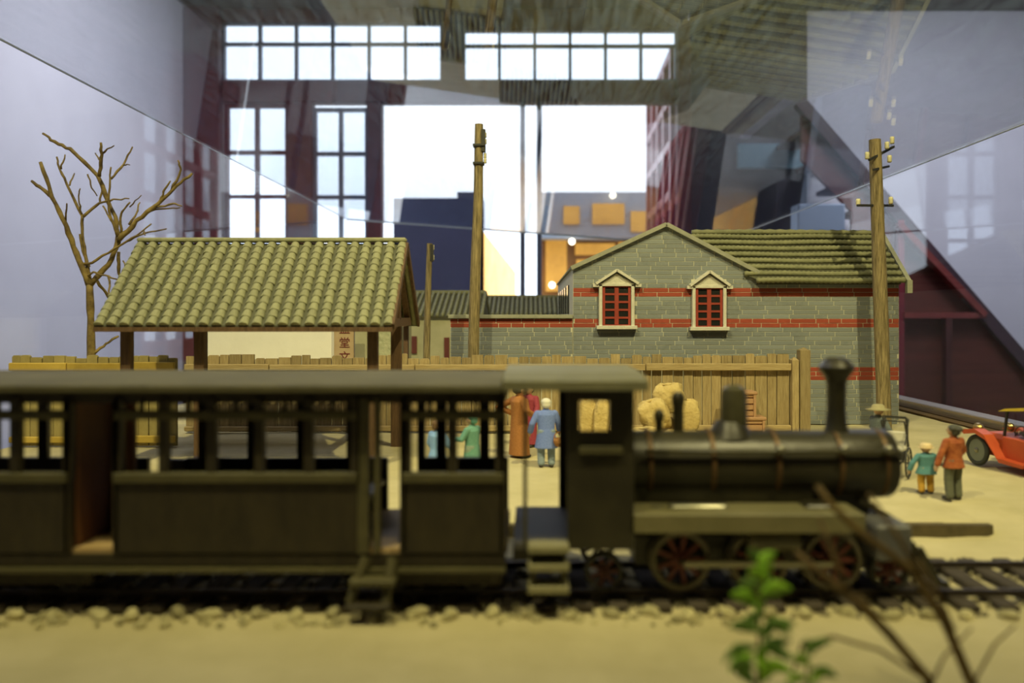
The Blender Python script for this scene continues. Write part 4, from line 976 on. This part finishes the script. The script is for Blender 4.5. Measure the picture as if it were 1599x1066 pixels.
for s in (-1, 1):
    X_ = s * .050
    pr = [(.100,.060),(.112,.068),(.070,.074),(.045,.066),(.010,.026),(-.055,.022),(-.055,.016),(.004,.018),(.040,.056),(.070,.066)]
    MB().prism(pr, X_ - .012, X_ + .012, axis='x').build('front_wing', cr_, car, local=True)
    MB().prism([(-.055,.018),(-.075,.050),(-.095,.062),(-.120,.055),(-.118,.050),(-.095,.056),(-.080,.047),(-.062,.018)], X_ - .012, X_ + .012, axis='x').build('rear_wing', cr_, car, local=True)
    for yy in (.075, -.092):
        wv = MB().tube([(X_, yy + .0265 * math.cos(a), .031 + .0265 * math.sin(a)) for a in (2 * math.pi * i / 28 for i in range(28))], .0048, 8, closed=True).build('wheel', rub, car, local=True, smooth=True)
        MB().lathe([(.003, -.002), (.022, -.002), (.022, .002), (.003, .002)], (X_, yy, .031), 'x', 20).build('wheel_disc', mat('grey_green_disc', (.13,.15,.12), (.18,.2,.16), 20, .5), wv, local=True)
        MB().lathe([(.001, -.006), (.005, -.004), (.005, .004), (.001, .006)], (X_, yy, .031), 'x', 12).build('hub_cap', mat('dull_steel', (.30,.29,.22)), wv, local=True)
    lamp = MB().lathe([(.003, -.010), (.008, -.004), (.0095, .004), (.0095, .006), (.002, .0065)], (s * .036, .088, .073), 'y', 16).build('headlamp', mat('brass', (.6,.42,.15)), car, local=True, smooth=True)
    MB().bar((s * .036, .020, .064), (s * .036, .012, .116), .004, .004).build('windscreen_post', iron, car, local=True)
    MB().bar((s * .038, -.10, .066), (s * .036, -.10, .116), .004, .004).build('roof_post', iron, car, local=True)
    MB().bar((s * .038, -.045, .063), (s * .036, -.045, .118), .003, .003).build('roof_post', iron, car, local=True)
MB().box(-.034, .034, .014, .0155, .068, .110).build('windscreen', pane_m, car, local=True)
MB().prism([(.030,.113),(.012,.120),(-.040,.127),(-.095,.122),(-.118,.112),(-.116,.109),(-.095,.117),(-.040,.121),(.012,.115)], -.042, .042, axis='x').build('canvas_top', yel, car, local=True)
cb('seat', mat('dark_leather', (.05,.035,.025), (.07,.05,.035), 20, .5), (-.036,.036,-.055,-.025,.055,.064), (-.036,.036,-.062,-.052,.055,.088))
MB().tube([(-.016 + .010 * math.cos(a), .004 - .004 * math.sin(a), .078 + .009 * math.sin(a)) for a in (2 * math.pi * i / 18 for i in range(18))], .0011, 6, closed=True).build('steering_wheel', iron, car, local=True)
MB().bar((-.016, .004, .078), (-.016, .016, .066), .002, .002).build('steering_column', iron, car, local=True)
m4 = Matrix.Translation((.955, 1.60, 0)) @ Matrix.Rotation(R(11), 4, 'Z')
person('driver in black seated at the wheel of the red car', m4 @ Vector((-.016, -.036, .008)), R(11), .098, mat('black_coat', (.025,.025,.024), (.045,.045,.04), 40, .8), .92, mat('black_trousers', (.025,.025,.024)),
       (((.25, .10, 1.16), (.14, .36, 1.20)), ((-.25, .10, 1.16), (-.14, .36, 1.20))), 'hair', legs=(((.10, .0, .94), (.10, .40, .96), (.10, .52, .80)), ((-.10, .0, .94), (-.10, .40, .96), (-.10, .52, .80))))

# ================================================================ FOREGROUND PLANTS
leafm = mat('fresh_green_leaf', (.28,.62,.02), (.44,.78,.06), 60, .5)
leafd = mat('dull_green_leaf', (.12,.26,.03), (.20,.36,.06), 60, .6)
twigm = mat('brown_twig', (.09,.055,.014), (.19,.125,.03), 60, .8)
def leaf(parent, p, d, L_, w_, m, pitch):
    p = Vector(p); d = Vector(d).normalized(); s_ = d.cross(Vector((0, 1, .3))).normalized(); n = s_.cross(d); k = MB(); top = []; bot = []
    vs = []
    for i, (u, ww_) in enumerate(((0,.08),(.2,.6),(.5,1),(.8,.65),(1,.05))):
        c = p + d * L_ * u + n * (L_ * .18 * math.sin(u * 3.1))
        for e in (-1, 0, 1): vs.append(c + s_ * w_ / 2 * ww_ * e + n * (abs(e) * w_ * .15))
    vs2 = [v + n * .0006 for v in vs]; fs = []
    for i in range(4):
        for j in range(2):
            a = i * 3 + j; fs.append((a, a + 1, a + 4, a + 3)); fs.append((a + 15, a + 18, a + 19, a + 16))
    for i in range(4):
        for j in (0, 2): a = i * 3 + j; fs.append((a, a + 3, a + 18, a + 15))
    k.add(vs + vs2, fs); k.build('leaf', m, parent, smooth=True)
def sprig(label, D, stem, leaves, rad=.0016):
    t = thing('leafy_sprig', label, 'plant', (px(stem[0][0], D), D, LOW))
    P = [(px(a, D), D + .004 * i, pz(b, D)) for i, (a, b) in enumerate(stem)]
    MB().tube(P, [rad * (1 - .6 * i / len(P)) for i in range(len(P))], 7).build('stem', twigm, t, smooth=True)
    for (x, y, dx, dy, L_, w_, br) in leaves:
        leaf(t, (px(x, D), D + random.uniform(-.01, .012), pz(y, D)), (dx, random.uniform(-.5, .3), -dy), L_ * 1.2 * D / F, w_ * 1.3 * D / F, leafm if br else leafd, 0)
D = .62
gy = VY + (H - LOW) * F / D
sprig('leafy green sprig in front of the locomotive wheels', D, [(1180, gy), (1186, 1066), (1190, 1000), (1192, 940), (1190, 890), (1186, 862)],
  [(1190,895,1,-.9,32,20,1),(1188,900,-.9,-.6,26,16,1),(1188,885,-.5,-1,24,14,0),(1190,905,.2,-1,36,16,1),(1192,935,1,-.15,44,24,1),(1190,948,-1,-.3,40,20,1),(1190,960,-.6,.6,34,18,0),(1192,965,.9,.5,38,18,0),
   (1190,985,-1,-.2,48,18,0),(1191,990,1,-.2,46,18,0),(1188,1010,-1,.2,60,18,0),(1190,1015,1,.3,42,18,0),(1188,1030,-.8,.5,44,20,1),(1188,1035,.9,-.4,50,20,0),(1186,1050,-1,-.1,40,18,0),(1186,1055,1,.1,50,20,1),(1184,1075,.6,-.7,40,20,1),(1184,1080,-.6,-.6,40,20,0),
   (1191,920,-.9,-.1,30,16,0),(1190,975,.3,-.9,30,14,1),(1187,1045,.2,-1,34,16,1),(1190,1000,.5,-.8,34,16,0)])
sprig('small leafy sprig beside the taller green sprig', .60, [(1262, VY + (H - LOW) * F / .60), (1264, 1080), (1268, 1040), (1262, 1010)],
  [(1266,1030,1,-.5,40,16,0),(1266,1040,-.8,-.5,30,16,1),(1267,1050,.9,.2,36,16,0),(1264,1060,-1,.1,34,16,1),(1262,1015,-.3,-1,22,12,0),(1264,1070,.8,-.4,36,16,1)], .0012)
def twig(label, D, main, sides):
    t = thing('dry_twig', label, 'twig', (px(main[0][0], D), D, LOW))
    for i, (pts, r_) in enumerate([main_ for main_ in ((main, .0034),)] + sides):
        P = [(px(a, D), D + .006 * j, pz(b, D)) for j, (a, b) in enumerate(pts)]
        MB().tube(P, [r_ * 1.35 * (1 - .45 * j / len(P)) for j in range(len(P))], 7).build('stem' if i == 0 else 'shoot', twigm, t, smooth=True)
D = .66; gy = VY + (H - LOW) * F / D
twig('thick olive dry twig leaning across the front of the locomotive', D, [(1545, gy), (1520, 1066), (1490, 985), (1440, 900), (1360, 842), (1318, 800), (1300, 772)],
     [([(1440, 900), (1400, 830), (1365, 775)], .0017), ([(1490, 985), (1470, 930), (1445, 880)], .0013), ([(1520, 1066), (1560, 1010), (1599, 985)], .0010)])
twig('forked reddish dry twig rising beside the railway', .64, [(1460, VY + (H - LOW) * F / .64), (1455, 1066), (1400, 1000), (1345, 945), (1305, 915), (1262, 880)],
     [([(1325, 930), (1310, 880), (1288, 815)], .0018), ([(1455, 1066), (1380, 1020), (1310, 1003), (1265, 1018), (1255, 1066)], .0012), ([(1455, 1066), (1480, 1030), (1530, 990)], .0010), ([(1400, 1000), (1370, 960), (1350, 935)], .0010)])
